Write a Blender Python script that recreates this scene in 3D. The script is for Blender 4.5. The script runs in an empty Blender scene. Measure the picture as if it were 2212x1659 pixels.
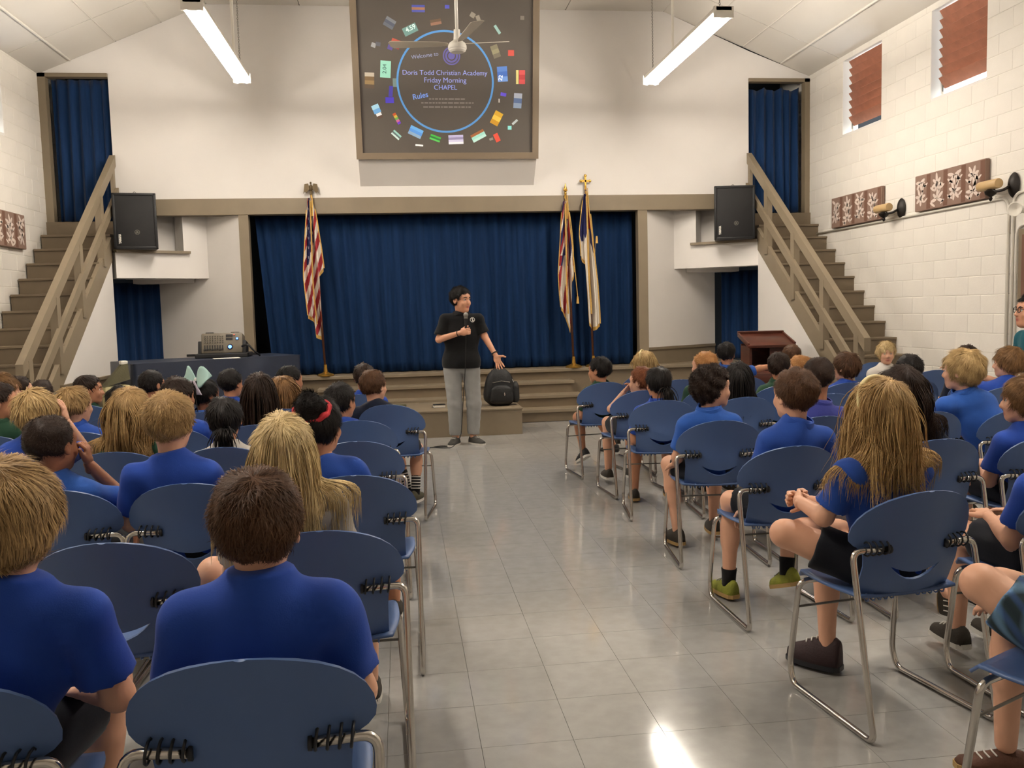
import bpy, bmesh, math, random
import numpy as np
from mathutils import Vector, Matrix
random.seed(7); np.random.seed(7)
scene = bpy.context.scene
col = scene.collection
pi = math.pi

# ---------------------------------------------------------------- camera, world, exposure
cam_data = bpy.data.cameras.new('camera'); cam = bpy.data.objects.new('camera', cam_data); col.objects.link(cam)
F, VPX, VPY, ROLL = 1877.0, 867.0, 676.0, 0.026
fy = Vector((VPX-1106.0, VPY-829.5, F)).normalized()
p2 = Vector((VPX+1000-1106.0, VPY-ROLL*1000-829.5, F))
up = fy.cross(p2).normalized()
if up.y > 0: up = -up
rx = fy.cross(-up).normalized()
if rx.x < 0: rx = -rx
right = Vector((rx.x, fy.x, up.x)); down = Vector((rx.y, fy.y, up.y)); fwd = Vector((rx.z, fy.z, up.z))
cam.matrix_world = Matrix(((right.x, -down.x, -fwd.x, 0), (right.y, -down.y, -fwd.y, 0), (right.z, -down.z, -fwd.z, 1.5), (0, 0, 0, 1)))
cam_data.sensor_width = 36.0; cam_data.lens = F/2212.0*36.0; cam_data.clip_start = 0.05
scene.camera = cam
scene.view_settings.view_transform = 'Standard'
scene.view_settings.look = 'None'
scene.view_settings.gamma = 1.0
scene.view_settings.use_curve_mapping = False
scene.view_settings.exposure = EXPOSURE = 0.46
scene.cycles.max_bounces = 6; scene.cycles.diffuse_bounces = 3; scene.cycles.glossy_bounces = 3; scene.cycles.transmission_bounces = 2; scene.cycles.caustics_reflective = False; scene.cycles.caustics_refractive = False
scene.cycles.use_adaptive_sampling = True; scene.cycles.adaptive_threshold = 0.12; scene.cycles.adaptive_min_samples = 16
world = bpy.data.worlds.new('sky'); scene.world = world; world.use_nodes = True
bg = world.node_tree.nodes['Background']; bg.inputs[0].default_value = (0.80, 0.90, 1.0, 1); bg.inputs[1].default_value = 5.0
LAMP_E = 95.0             # emission of every fluorescent tube
LAMP_COL = (1.0, 0.945, 0.875)

# ---------------------------------------------------------------- materials
def new_mat(name):
    m = bpy.data.materials.new(name); m.use_nodes = True
    nt = m.node_tree; b = nt.nodes['Principled BSDF']
    return m, nt, b
def lin(c):
    return tuple(((x/255.0)/12.92 if x <= 10 else ((x/255.0+0.055)/1.055)**2.4) for x in c)
def mat(name, rgb, rough=0.6, metal=0.0, var=0.0, scale=8.0, stretch=(1, 1, 1), bump=0.0, bscale=60.0, spec=0.5, emit=None, estr=0.0, sheen=0.0, coat=0.0):
    m, nt, b = new_mat(name)
    c = lin(rgb); b.inputs['Roughness'].default_value = rough; b.inputs['Metallic'].default_value = metal
    b.inputs['Specular IOR Level'].default_value = spec
    b.inputs['Base Color'].default_value = (*c, 1)
    if sheen: b.inputs['Sheen Weight'].default_value = sheen
    if coat: b.inputs['Coat Weight'].default_value = coat
    if emit and estr < 20: m.cycles.emission_sampling = 'NONE'
    if emit: b.inputs['Emission Color'].default_value = (*lin(emit), 1); b.inputs['Emission Strength'].default_value = estr
    if var or bump:
        tc = nt.nodes.new('ShaderNodeTexCoord'); mp = nt.nodes.new('ShaderNodeMapping'); mp.inputs['Scale'].default_value = stretch
        nt.links.new(tc.outputs['Object'], mp.inputs['Vector'])
    if var:
        n = nt.nodes.new('ShaderNodeTexNoise'); n.inputs['Scale'].default_value = scale; n.inputs['Detail'].default_value = 4
        r = nt.nodes.new('ShaderNodeValToRGB')
        r.color_ramp.elements[0].position = 0.3; r.color_ramp.elements[1].position = 0.7
        r.color_ramp.elements[0].color = (*[x*(1-var) for x in c], 1); r.color_ramp.elements[1].color = (*[min(1, x*(1+var)) for x in c], 1)
        nt.links.new(mp.outputs[0], n.inputs['Vector']); nt.links.new(n.outputs['Fac'], r.inputs['Fac']); nt.links.new(r.outputs['Color'], b.inputs['Base Color'])
    if bump:
        n2 = nt.nodes.new('ShaderNodeTexNoise'); n2.inputs['Scale'].default_value = bscale; n2.inputs['Detail'].default_value = 3
        bp = nt.nodes.new('ShaderNodeBump'); bp.inputs['Strength'].default_value = bump; bp.inputs['Distance'].default_value = 0.01
        nt.links.new(mp.outputs[0], n2.inputs['Vector']); nt.links.new(n2.outputs['Fac'], bp.inputs['Height']); nt.links.new(bp.outputs['Normal'], b.inputs['Normal'])
    return m
M = {}
M['white_wall'] = mat('white_wall', (228, 223, 217), 0.7, bump=0.05, bscale=120, var=0.02, scale=2)
M['block'] = mat('painted_block', (230, 224, 214), 0.65, bump=0.12, bscale=90, var=0.03, scale=3)
M['joint'] = mat('block_joint', (224, 218, 207), 0.8)
M['ceiling'] = mat('ceiling_board', (214, 208, 198), 0.8, var=0.02, scale=1.5)
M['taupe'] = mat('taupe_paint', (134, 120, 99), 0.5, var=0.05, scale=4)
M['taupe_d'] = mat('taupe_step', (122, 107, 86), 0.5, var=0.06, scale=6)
M['stagebk'] = mat('backstage_black', (10, 10, 12), 0.9)
M['curtain'] = mat('navy_curtain', (15, 43, 80), 0.85, var=0.18, scale=3, stretch=(6, 6, .4), bump=0.2, bscale=150, sheen=0.0, spec=0.2)
M['curtain2'] = mat('navy_door_curtain', (15, 47, 88), 0.85, var=0.15, scale=3, stretch=(6, 6, .4), bump=0.2, bscale=150, sheen=0.15, spec=0.2)
M['wood_red'] = mat('cherry_wood', (82, 42, 30), 0.35, var=0.25, scale=6, stretch=(1, 1, 8))
M['louver'] = mat('louver_wood', (158, 104, 80), 0.5, var=0.12, scale=10)
M['black'] = mat('black_plastic', (22, 22, 24), 0.55, bump=0.05)
M['black_mesh'] = mat('speaker_grille', (26, 25, 26), 0.7, bump=0.3, bscale=400)
M['white_pl'] = mat('white_plastic', (236, 232, 222), 0.4)
M['chrome'] = mat('chrome_tube', (200, 195, 188), 0.18, 1.0)
M['brass'] = mat('polished_brass', (196, 150, 66), 0.25, 0.75)
M['antique'] = mat('antique_brass', (92, 76, 50), 0.45, 0.4)
M['iron'] = mat('dark_iron', (30, 24, 20), 0.5, 0.4)
M['grey_metal'] = mat('grey_metal', (120, 116, 108), 0.45, 0.6)
M['fix_white'] = mat('fixture_enamel', (226, 220, 208), 0.4)
M['pole_wood'] = mat('flagpole_wood', (92, 52, 32), 0.35, var=0.2, scale=20)
M['cloth_navy'] = mat('vinyl_tablecloth', (38, 46, 64), 0.42, var=0.08, scale=3, bump=0.1, bscale=20)
M['fringe'] = mat('gold_fringe', (206, 164, 86), 0.7, var=0.2, scale=120)
M['red'] = mat('flag_red', (150, 24, 38), 0.7); M['fwhite'] = mat('flag_white', (226, 216, 202), 0.7); M['fblue'] = mat('flag_blue', (30, 32, 84), 0.7)
M['cord'] = mat('black_cord', (14, 14, 15), 0.5)

# ---------------------------------------------------------------- mesh helpers
def tag(o, label=None, cat=None, group=None, kind=None):
    if label: o['label'] = label
    if cat: o['category'] = cat
    if group: o['group'] = group
    if kind: o['kind'] = kind
    return o
def empty(name, loc=(0, 0, 0), rz=0.0, label=None, cat=None, group=None):
    o = bpy.data.objects.new(name, None); col.objects.link(o); o.location = loc; o.rotation_euler = (0, 0, rz)
    o.empty_display_size = 0.1
    return tag(o, label, cat, group)
def raw(name, v, f, m, parent=None, smooth=False, mats=None, mi=None, shade_angle=None):
    me = bpy.data.meshes.new(name)
    if isinstance(v, np.ndarray): v = v.tolist()
    if isinstance(f, np.ndarray): f = f.tolist()
    me.from_pydata(v, [], f); me.update()
    if mats:
        for x in mats: me.materials.append(x)
    else: me.materials.append(M[m] if isinstance(m, str) else m)
    if mi is not None: me.polygons.foreach_set('material_index', list(mi))
    if smooth: me.polygons.foreach_set('use_smooth', [True]*len(me.polygons))
    o = bpy.data.objects.new(name, me); col.objects.link(o)
    if parent is not None: o.parent = parent
    if shade_angle is not None:
        me.polygons.foreach_set('use_smooth', [True]*len(me.polygons)); me.set_sharp_from_angle(angle=shade_angle)
    return o
class MB:
    def __init__(s): s.v = []; s.f = []; s.m = []; s.cur = 0
    def add(s, vs, fs):
        b = len(s.v); s.v += [tuple(x) for x in vs]; s.f += [tuple(i+b for i in q) for q in fs]; s.m += [s.cur]*len(fs); return s
    def box(s, x0, x1, y0, y1, z0, z1, T=None, ch=0.0):
        if ch > 0:
            c = ch; vs = []; n = []
            bm = bmesh.new(); bmesh.ops.create_cube(bm, size=1)
            for q in bm.verts: q.co = Vector(((x0+x1)/2+q.co.x*(x1-x0), (y0+y1)/2+q.co.y*(y1-y0), (z0+z1)/2+q.co.z*(z1-z0)))
            bmesh.ops.bevel(bm, geom=list(bm.edges), offset=c, segments=2, profile=0.5, affect='EDGES')
            bm.verts.index_update()
            vs = [T @ q.co if T else q.co.copy() for q in bm.verts]; fs = [[q.index for q in p.verts] for p in bm.faces]; bm.free()
            return s.add(vs, fs)
        vs = [(x, y, z) for z in (z0, z1) for y in (y0, y1) for x in (x0, x1)]
        if T: vs = [T @ Vector(q) for q in vs]
        return s.add(vs, [(0, 2, 3, 1), (4, 5, 7, 6), (0, 1, 5, 4), (2, 6, 7, 3), (0, 4, 6, 2), (1, 3, 7, 5)])
    def bar(s, a, b, w, h, upv=(0, 0, 1)):      # rectangular beam a->b: w sideways, h along up
        a, b = Vector(a), Vector(b); d = (b-a).normalized(); sd = d.cross(Vector(upv)).normalized()*(w/2); u = Vector(upv).normalized()*(h/2)
        vs = [a-sd-u, a+sd-u, a+sd+u, a-sd+u, b-sd-u, b+sd-u, b+sd+u, b-sd+u]
        return s.add(vs, [(3, 2, 1, 0), (4, 5, 6, 7), (0, 1, 5, 4), (1, 2, 6, 5), (2, 3, 7, 6), (3, 0, 4, 7)])
    def tube(s, path, r, seg=8, cap=True, closed=False):
        P = [Vector(p) for p in path]; n = len(P); R = r if isinstance(r, (list, tuple)) else [r]*n
        vs = []; prev = None
        for i in range(n):
            if closed: t = (P[(i+1) % n]-P[i-1])
            else: t = (P[min(i+1, n-1)]-P[max(i-1, 0)])
            t = t.normalized() if t.length > 1e-9 else Vector((0, 0, 1))
            if prev is None:
                ref = Vector((0, 0, 1)) if abs(t.z) < 0.9 else Vector((1, 0, 0)); u = t.cross(ref).normalized()
            else:
                u = (prev - t*prev.dot(t)); u = u.normalized() if u.length > 1e-6 else t.orthogonal().normalized()
            prev = u; w = t.cross(u)
            for k in range(seg):
                a = 2*pi*k/seg; vs.append(P[i]+(u*math.cos(a)+w*math.sin(a))*R[i])
        fs = []
        for i in range(n if closed else n-1):
            j = (i+1) % n
            for k in range(seg): fs.append((i*seg+k, i*seg+(k+1) % seg, j*seg+(k+1) % seg, j*seg+k))
        if cap and not closed: fs.append(tuple(range(seg))[::-1]); fs.append(tuple((n-1)*seg+k for k in range(seg)))
        return s.add(vs, fs)
    def lathe(s, prof, seg=24, T=None):          # prof: (r,z) list round the z axis
        vs = []; n = len(prof)
        for (r, z) in prof:
            for k in range(seg):
                a = 2*pi*k/seg; q = Vector((r*math.cos(a), r*math.sin(a), z)); vs.append(T @ q if T else q)
        fs = [(i*seg+k, i*seg+(k+1) % seg, (i+1)*seg+(k+1) % seg, (i+1)*seg+k) for i in range(n-1) for k in range(seg)]
        fs.append(tuple(range(seg))[::-1]); fs.append(tuple((n-1)*seg+k for k in range(seg)))
        return s.add(vs, fs)
    def prism(s, poly, T, t):                     # poly in local xy, extruded along local +z by t
        n = len(poly); vs = [T @ Vector((x, y, 0)) for x, y in poly]+[T @ Vector((x, y, t)) for x, y in poly]
        return s.add(vs, [tuple(range(n))[::-1], tuple(range(n, 2*n))]+[(i, (i+1) % n, n+(i+1) % n, n+i) for i in range(n)])
    def ball(s, c, r, seg=12, rings=8, T=None):
        c = Vector(c); R = Vector(r) if isinstance(r, (list, tuple)) else Vector((r, r, r)); vs = [c+Vector((0, 0, -R.z))]
        for i in range(1, rings):
            a = -pi/2+pi*i/rings
            for k in range(seg): b = 2*pi*k/seg; vs.append(c+Vector((R.x*math.cos(a)*math.cos(b), R.y*math.cos(a)*math.sin(b), R.z*math.sin(a))))
        vs.append(c+Vector((0, 0, R.z))); top = len(vs)-1
        if T: vs = [T @ q for q in vs]
        fs = [(0, 1+(k+1) % seg, 1+k) for k in range(seg)]
        for i in range(rings-2): fs += [(1+i*seg+k, 1+i*seg+(k+1) % seg, 1+(i+1)*seg+(k+1) % seg, 1+(i+1)*seg+k) for k in range(seg)]
        fs += [(1+(rings-2)*seg+k, 1+(rings-2)*seg+(k+1) % seg, top) for k in range(seg)]
        return s.add(vs, fs)
    def build(s, name, m, parent=None, smooth=False, angle=None, mats=None):
        return raw(name, s.v, s.f, m, parent, smooth, mats=mats, mi=s.m if mats else None, shade_angle=angle)
def arc_path(pts, rad, n=5):                      # polyline with rounded corners
    P = [Vector(p) for p in pts]; out = [P[0]]
    for i in range(1, len(P)-1):
        a, b, c = P[i-1], P[i], P[i+1]; u = (a-b).normalized(); w = (c-b).normalized(); r = min(rad, (a-b).length*.45, (c-b).length*.45)
        s0, s1 = b+u*r, b+w*r
        for k in range(n+1): t = k/n; out.append((s0*(1-t)+b*t)*(1-t)+(b*(1-t)+s1*t)*t)
    out.append(P[-1]); return out
def grid_sheet(name, fn, nu, nv, m, parent=None, thick=0.0):
    v = [fn(i/nu, j/nv) for j in range(nv+1) for i in range(nu+1)]
    f = [(j*(nu+1)+i, j*(nu+1)+i+1, (j+1)*(nu+1)+i+1, (j+1)*(nu+1)+i) for j in range(nv) for i in range(nu)]
    if thick:
        n0 = len(v); V = np.array(v); tri = np.array(f)[:, :4]
        e1 = V[tri[:, 1]]-V[tri[:, 0]]; e2 = V[tri[:, 3]]-V[tri[:, 0]]; nn = np.cross(e1, e2); N = np.zeros_like(V)
        for k in range(4): np.add.at(N, tri[:, k], nn)
        N /= (np.linalg.norm(N, axis=1, keepdims=True)+1e-12); v = V.tolist()+(V-N*thick).tolist()
        f = f+[tuple(x+n0 for x in q[::-1]) for q in f]
        rim = [i for i in range(nu+1)]+[(j*(nu+1)+nu) for j in range(1, nv+1)]+[nv*(nu+1)+i for i in range(nu-1, -1, -1)]+[j*(nu+1) for j in range(nv-1, 0, -1)]
        f += [(rim[k], rim[k]+n0, rim[(k+1) % len(rim)]+n0, rim[(k+1) % len(rim)]) for k in range(len(rim))]
    return raw(name, v, f, m, parent, smooth=True)
FONT = {}
def text_obj(name, s, size, m, parent, loc, rot=None, depth=0.001, align='CENTER', bold=0.0, sx=1.0):
    cu = bpy.data.curves.new(name, 'FONT'); cu.body = s; cu.size = size; cu.extrude = depth; cu.align_x = align; cu.align_y = 'CENTER'; cu.offset = bold
    t = bpy.data.objects.new(name+'_tmp', cu); col.objects.link(t)
    dg = bpy.context.evaluated_depsgraph_get(); me = bpy.data.meshes.new_from_object(t.evaluated_get(dg)); bpy.data.objects.remove(t); bpy.data.curves.remove(cu)
    me.materials.clear(); me.materials.append(M[m] if isinstance(m, str) else m)
    o = bpy.data.objects.new(name, me); col.objects.link(o); o.parent = parent
    R = (rot or Matrix.Identity(3)).to_4x4()
    o.matrix_basis = Matrix.Translation(loc) @ R @ Matrix.Diagonal((sx, 1, 1, 1))
    return o
# ================================================================ THE SETTING
XL, XR, YW, YB, XC = -4.63, 6.05, 12.4, -3.0, 0.71
def struct(o): o['kind'] = 'structure'; return o
def proj(P):
    d = Vector(P)-Vector((0, 0, 1.5)); z = d.dot(fwd); return (1106+F*d.dot(right)/z, 829.5+F*d.dot(down)/z, z) if z > .1 else (1e6, 1e6, z)
# ---- floor of vinyl tiles
m, nt, b = new_mat('vinyl_tile')
tc = nt.nodes.new('ShaderNodeTexCoord'); n1 = nt.nodes.new('ShaderNodeTexNoise'); n1.inputs['Scale'].default_value = 14; n1.inputs['Detail'].default_value = 8
n2 = nt.nodes.new('ShaderNodeTexVoronoi'); n2.inputs['Scale'].default_value = 75; n2.inputs['Randomness'].default_value = 1
rp = nt.nodes.new('ShaderNodeValToRGB'); rp.color_ramp.elements[0].color = (*lin((155, 153, 149)), 1); rp.color_ramp.elements[1].color = (*lin((163, 161, 157)), 1)
rp.color_ramp.elements[0].position = .35; rp.color_ramp.elements[1].position = .65
r2 = nt.nodes.new('ShaderNodeValToRGB'); r2.color_ramp.elements[0].position = .03; r2.color_ramp.elements[1].position = .10; r2.color_ramp.elements[0].color = (.55, .53, .5, 1); r2.color_ramp.elements[1].color = (1, 1, 1, 1)
mx = nt.nodes.new('ShaderNodeMixRGB'); mx.blend_type = 'MULTIPLY'; mx.inputs[0].default_value = .45
oi = nt.nodes.new('ShaderNodeObjectInfo'); geo = nt.nodes.new('ShaderNodeNewGeometry')
nt.links.new(geo.outputs['Position'], n1.inputs['Vector']); nt.links.new(geo.outputs['Position'], n2.inputs['Vector'])
nt.links.new(n1.outputs['Fac'], rp.inputs['Fac']); nt.links.new(n2.outputs['Distance'], r2.inputs['Fac'])
nt.links.new(rp.outputs['Color'], mx.inputs[1]); nt.links.new(r2.outputs['Color'], mx.inputs[2]); nt.links.new(mx.outputs[0], b.inputs['Base Color'])
n3 = nt.nodes.new('ShaderNodeTexNoise'); n3.inputs['Scale'].default_value = 1.3; n3.inputs['Detail'].default_value = 5
mr = nt.nodes.new('ShaderNodeMapRange'); mr.inputs['To Min'].default_value = .065; mr.inputs['To Max'].default_value = .12
nt.links.new(geo.outputs['Position'], n3.inputs['Vector']); nt.links.new(n3.outputs['Fac'], mr.inputs['Value']); nt.links.new(mr.outputs[0], b.inputs['Roughness'])
b.inputs['Specular IOR Level'].default_value = .5
M['tile'] = m
M['tile_joint'] = mat('tile_joint', (128, 125, 120), 0.5)
floor = struct(MB().box(XL-.3, XR+.3, YB-.3, 15.2, -.12, -.004).build('floor', 'tile_joint'))
TS = .3225; spots = []
ox, oy = .22, 2.872
for i in range(-16, 20):
    for j in range(-20, 32):
        x, y = ox+i*TS, oy+j*TS
        if x+TS < XL or x > XR or y+TS < YB or y > 12.3: continue
        q = proj((x+TS/2, y+TS/2, 0)); vis = q[2] > 0 and -60 < q[0] < 2272 and q[1] < 1720
        aisle = -1 if (-.35 < x+TS/2 < 1.9) else 0
        spots.append((0 if vis else 1, aisle, q[2], x, y))
spots.sort()
def tile_geo(x, y):
    g, c = .0003, .0005; x0, x1, y0, y1 = x+g, x+TS-g, y+g, y+TS-g
    return [(x0, y0, -.004), (x1, y0, -.004), (x1, y1, -.004), (x0, y1, -.004), (x0+c, y0+c, 0), (x1-c, y0+c, 0), (x1-c, y1-c, 0), (x0+c, y1-c, 0)], [(4, 5, 6, 7), (0, 1, 5, 4), (1, 2, 6, 5), (2, 3, 7, 6), (3, 0, 4, 7)]
tile_me = None
rest = MB()
for k, (a, bb, c, x, y) in enumerate(spots):
    if k < 300:
        if tile_me is None:
            o = raw('tile', *tile_geo(0, 0), 'tile', floor); tile_me = o.data
        else:
            o = bpy.data.objects.new('tile', tile_me); col.objects.link(o); o.parent = floor
        o.location = (x, y, 0)
    else: rest.add(*tile_geo(x, y))
o = rest.build('tile_field', 'tile', floor); o['kind'] = 'stuff'

# ---- block walls
BH, BL, Z0 = .2, .41, .13
def block_wall(name, X, sgn, yvis, yfar, holes, label):
    # sgn: +1 room lies at smaller x (right wall), -1 room lies at larger x (left wall)
    base = MB()
    def slab(y0, y1, z0, z1): base.box(min(X, X+sgn*.22), max(X, X+sgn*.22), y0, y1, z0, z1)
    ys = sorted({YB, 13.4}|{h for q in holes for h in q[:2]})
    for y0, y1 in zip(ys[:-1], ys[1:]):
        hz = [q for q in holes if q[0] <= y0+1e-6 and q[1] >= y1-1e-6]
        if hz: slab(y0, y1, 0, hz[0][2]); slab(y0, y1, hz[0][3], 5.4)
        else: slab(y0, y1, 0, 5.4)
    w = struct(base.build(name, 'joint'))
    full = None; rest = MB()
    def geo(l, h):
        g, c, t = .0022, .004, .003
        vs = [(0, g, g), (0, l-g, g), (0, l-g, h-g), (0, g, h-g), (-sgn*t, g+c, g+c), (-sgn*t, l-g-c, g+c), (-sgn*t, l-g-c, h-g-c), (-sgn*t, g+c, h-g-c)]
        fs = [(4, 7, 6, 5), (0, 4, 5, 1), (1, 5, 6, 2), (2, 6, 7, 3), (3, 7, 4, 0)]
        return vs, (fs if sgn > 0 else [q[::-1] for q in fs])
    fm = None; nobj = 0
    for r in range(-1, 27):
        z0 = Z0+r*BH; z1 = z0+BH
        zz0 = max(z0, 0)
        if z1 > 4.95: continue
        y = 13.0+(BL/2 if r % 2 else 0)
        while y > yfar:
            segs = [(y-BL, y)]
            for q in holes:
                if zz0 < q[3]-.01 and z1 > q[2]+.01:
                    ns = []
                    for a, b_ in segs:
                        if b_ <= q[0] or a >= q[1]: ns.append((a, b_)); continue
                        if a < q[0]: ns.append((a, q[0]))
                        if b_ > q[1]: ns.append((q[1], b_))
                    segs = ns
            for a, b_ in segs:
                if b_-a < .03: continue
                if a > yvis and nobj < 300 and a < 12.5:
                    nobj += 1
                    if abs(b_-a-BL) < 1e-4 and abs(z1-zz0-BH) < 1e-4:
                        if fm is None: o = raw('block', *geo(BL, BH), 'block', w); fm = o.data
                        else: o = bpy.data.objects.new('block', fm); col.objects.link(o); o.parent = w
                    else: o = raw('block', *geo(b_-a, z1-zz0), 'block', w)
                    o.location = (X, a, zz0)
                else:
                    vs, fs = geo(b_-a, z1-zz0); rest.add([(X+p[0], p[1]+a, p[2]+zz0) for p in vs], fs)
            y -= BL
    if rest.v: o = rest.build('block_field', 'block', w); o['kind'] = 'stuff'
    return w
WINS_R = [(10.45, 11.41, 3.73, 4.73), (8.47, 9.42, 3.73, 4.73), (6.49, 7.44, 3.73, 4.73), (4.51, 5.46, 3.73, 4.73)]
WINS_L = [(10.3, 11.27, 3.73, 4.73), (8.3, 9.27, 3.73, 4.73), (6.3, 7.27, 3.73, 4.73)]
block_wall('wall_right', XR, 1, 7.75, 4.0, WINS_R, '')
block_wall('wall_left', XL, -1, 10.6, 6.0, WINS_L, '')
struct(MB().box(XL-.2, XR+.2, YB-.2, YB, 0, 5.8).build('wall_back', 'white_wall'))

# ---- gable end wall (wall_front) with its two stair doors
DLz, DTz = 2.82, 4.76
wf = MB()
def wpoly(pts, y0=YW, y1=YW+.18):
    n = len(pts); wf.add([(x, y0, z) for x, z in pts]+[(x, y1, z) for x, z in pts], [tuple(range(n)), tuple(range(n, 2*n))[::-1]]+[(i, n+i, n+(i+1) % n, (i+1) % n) for i in range(n)])
wpoly([(-3.75, 3.1), (5.12, 3.1), (5.12, 5.15), (3.86, 5.68), (-2.44, 5.68), (-3.75, 5.12)])
wpoly([(XL, DTz), (-3.75, DTz), (-3.75, 5.12), (XL, 4.75)]); wpoly([(5.12, DTz), (XR, DTz), (XR, 4.8), (5.12, 5.15)])
wall_front = struct(wf.build('wall_front', 'white_wall'))
def trim(n, mb, m='taupe'): return struct(mb.build('trim_%d' % n, m))
trim(1, MB().box(-3.75, 5.12, YW-.03, YW+.16, 2.89, 3.11, ch=.006))                     # long beam over the stage
trim(2, MB().box(-2.16, -2.03, YW-.02, YW+.12, .65, 2.9)); trim(3, MB().box(3.44, 3.58, YW-.02, YW+.12, .65, 2.9))   # stage posts
trim(4, MB().box(XL, XL+.10, YW-.03, YW+.08, DLz, DTz).box(XL, -3.75, YW-.03, YW+.08, DTz-.05, DTz))                 # frame of left stair door
trim(5, MB().box(XR-.08, XR, YW-.03, YW+.08, DLz, DTz).box(5.12, XR, YW-.03, YW+.08, DTz-.05, DTz))
# splayed wing walls either side of the stage, lofts above them
for s, side in ((1, 'right_wing'), (-1, 'left_wing')):
    mx_ = lambda x: XC+s*(x-XC)
    w = MB()
    A, B_ = (mx_(3.58), YW+.02), (mx_(4.86), 13.12)
    def panel(p, q, z0, z1, t=.1):
        d = Vector((q[0]-p[0], q[1]-p[1], 0)).normalized(); nrm = Vector((-d.y, d.x, 0))
        if nrm.y < 0: nrm = -nrm
        vs = [(p[0], p[1], z0), (q[0], q[1], z0), (q[0], q[1], z1), (p[0], p[1], z1)]
        w.add(vs+[(a+nrm.x*t, b_+nrm.y*t, c) for a, b_, c in vs], [(0, 1, 2, 3), (7, 6, 5, 4), (0, 4, 5, 1), (1, 5, 6, 2), (2, 6, 7, 3), (3, 7, 4, 0)])
    panel(A, B_, .89, 3.0)
    struct(w.build('wall_'+side, 'white_wall'))
    w = MB(); panel(A, B_, 0.6, .86); panel((A[0], A[1]-.02), (B_[0], B_[1]-.02), .86, .90, .12)
    struct(w.build('baseboard_'+side, 'taupe'))
    # loft front, notched for the loudspeaker
    w = MB(); J = (mx_(4.06), 12.70); E_ = (mx_(5.10), 12.02)
    t_ = .55; N_ = (J[0]+(E_[0]-J[0])*t_, J[1]+(E_[1]-J[1])*t_-0.0)
    panel(J, E_, 2.05, 2.40, .3); panel(J, (J[0]+(E_[0]-J[0])*.28, J[1]+(E_[1]-J[1])*.28), 2.40, 2.93, .3)
    back = [(q[0], q[1]+.42) for q in (J, E_)]; panel(back[0], back[1], 2.05, 2.95, .05)
    w.box(min(mx_(4.3), mx_(5.12)), max(mx_(4.3), mx_(5.12)), 12.78, 13.1, 2.0, 2.06)
    struct(w.build('wall_loft_'+side.split('_')[0], 'white_wall'))
    sh = MB(); d = Vector((E_[0]-J[0], E_[1]-J[1], 0)); nf = Vector((d.y, -d.x, 0)).normalized(); nf = nf if nf.y < 0 else -nf
    P0, P1 = Vector((*J, 2.385))+d*.22, Vector((*E_, 2.385))
    sh.add([P0+nf*.06, P1+nf*.06, P1-nf*.40, P0-nf*.40]+[q+Vector((0, 0, .035)) for q in (P0+nf*.06, P1+nf*.06, P1-nf*.40, P0-nf*.40)], [(0, 1, 2, 3), (7, 6, 5, 4), (0, 4, 5, 1), (1, 5, 6, 2), (2, 6, 7, 3), (3, 7, 4, 0)])
    trim(6 if s > 0 else 7, sh)
# dark stage house behind the curtains
sb = MB(); sb.box(-6, 7.5, 15.0, 15.1, 0, 5.8); sb.box(-6.1, -6, 12.6, 15.1, 0, 5.8); sb.box(7.5, 7.6, 12.6, 15.1, 0, 5.8); sb.box(-6, 7.5, 12.6, 15.1, 5.7, 5.8)
sb.box(-6, -4.9, 12.6, 12.7, 0, 5.8); sb.box(6.4, 7.5, 12.6, 12.7, 0, 5.8)
struct(sb.build('wall_backstage', 'stagebk'))

# ---- ceiling: flat middle and two slopes, boards with battens
ceil = struct(MB().box(XL-.3, XR+.3, YB-.3, 15.1, 5.80, 5.9).build('ceiling', 'taupe'))
def cz(x):
    if x < -2.44: return 5.68-(-2.44-x)*(5.68-4.75)/(4.63-2.44)
    if x > 3.86: return 5.68-(x-3.86)*(5.68-4.8)/(6.05-3.86)
    return 5.68
xs = [XL-.1, -4.2, -3.62, -3.03, -2.44, -1.22, 0.0, 1.22, 2.44, 3.86, 4.45, 5.03, 5.6, XR+.1]
ys = [-3, -.6, 1.8, 4.25, 6.7, 9.15, 11.5, 12.42]
for x0, x1 in zip(xs[:-1], xs[1:]):
    for y0, y1 in zip(ys[:-1], ys[1:]):
        g = .006; a, b_, c, d = x0+g, x1-g, y0+g, y1-g
        MB().add([(a, c, cz(a)), (b_, c, cz(b_)), (b_, d, cz(b_)), (a, d, cz(a)), (a, c, cz(a)+.03), (b_, c, cz(b_)+.03), (b_, d, cz(b_)+.03), (a, d, cz(a)+.03)], [(3, 2, 1, 0), (4, 5, 6, 7), (0, 1, 5, 4), (1, 2, 6, 5), (2, 3, 7, 6), (3, 0, 4, 7)]).build('ceiling_panel', 'ceiling', ceil)
for x, r in ((-4.2, .016), (-3.62, .008), (-3.03, .008), (5.6, .016), (5.03, .010), (4.45, .008), (-2.44, .006), (3.86, .006)):
    MB().tube([(x, -3, cz(x)-r*.6), (x, 12.36, cz(x)-r*.6)], r, 8).build('batten', 'ceiling', ceil, angle=.6)

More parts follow.
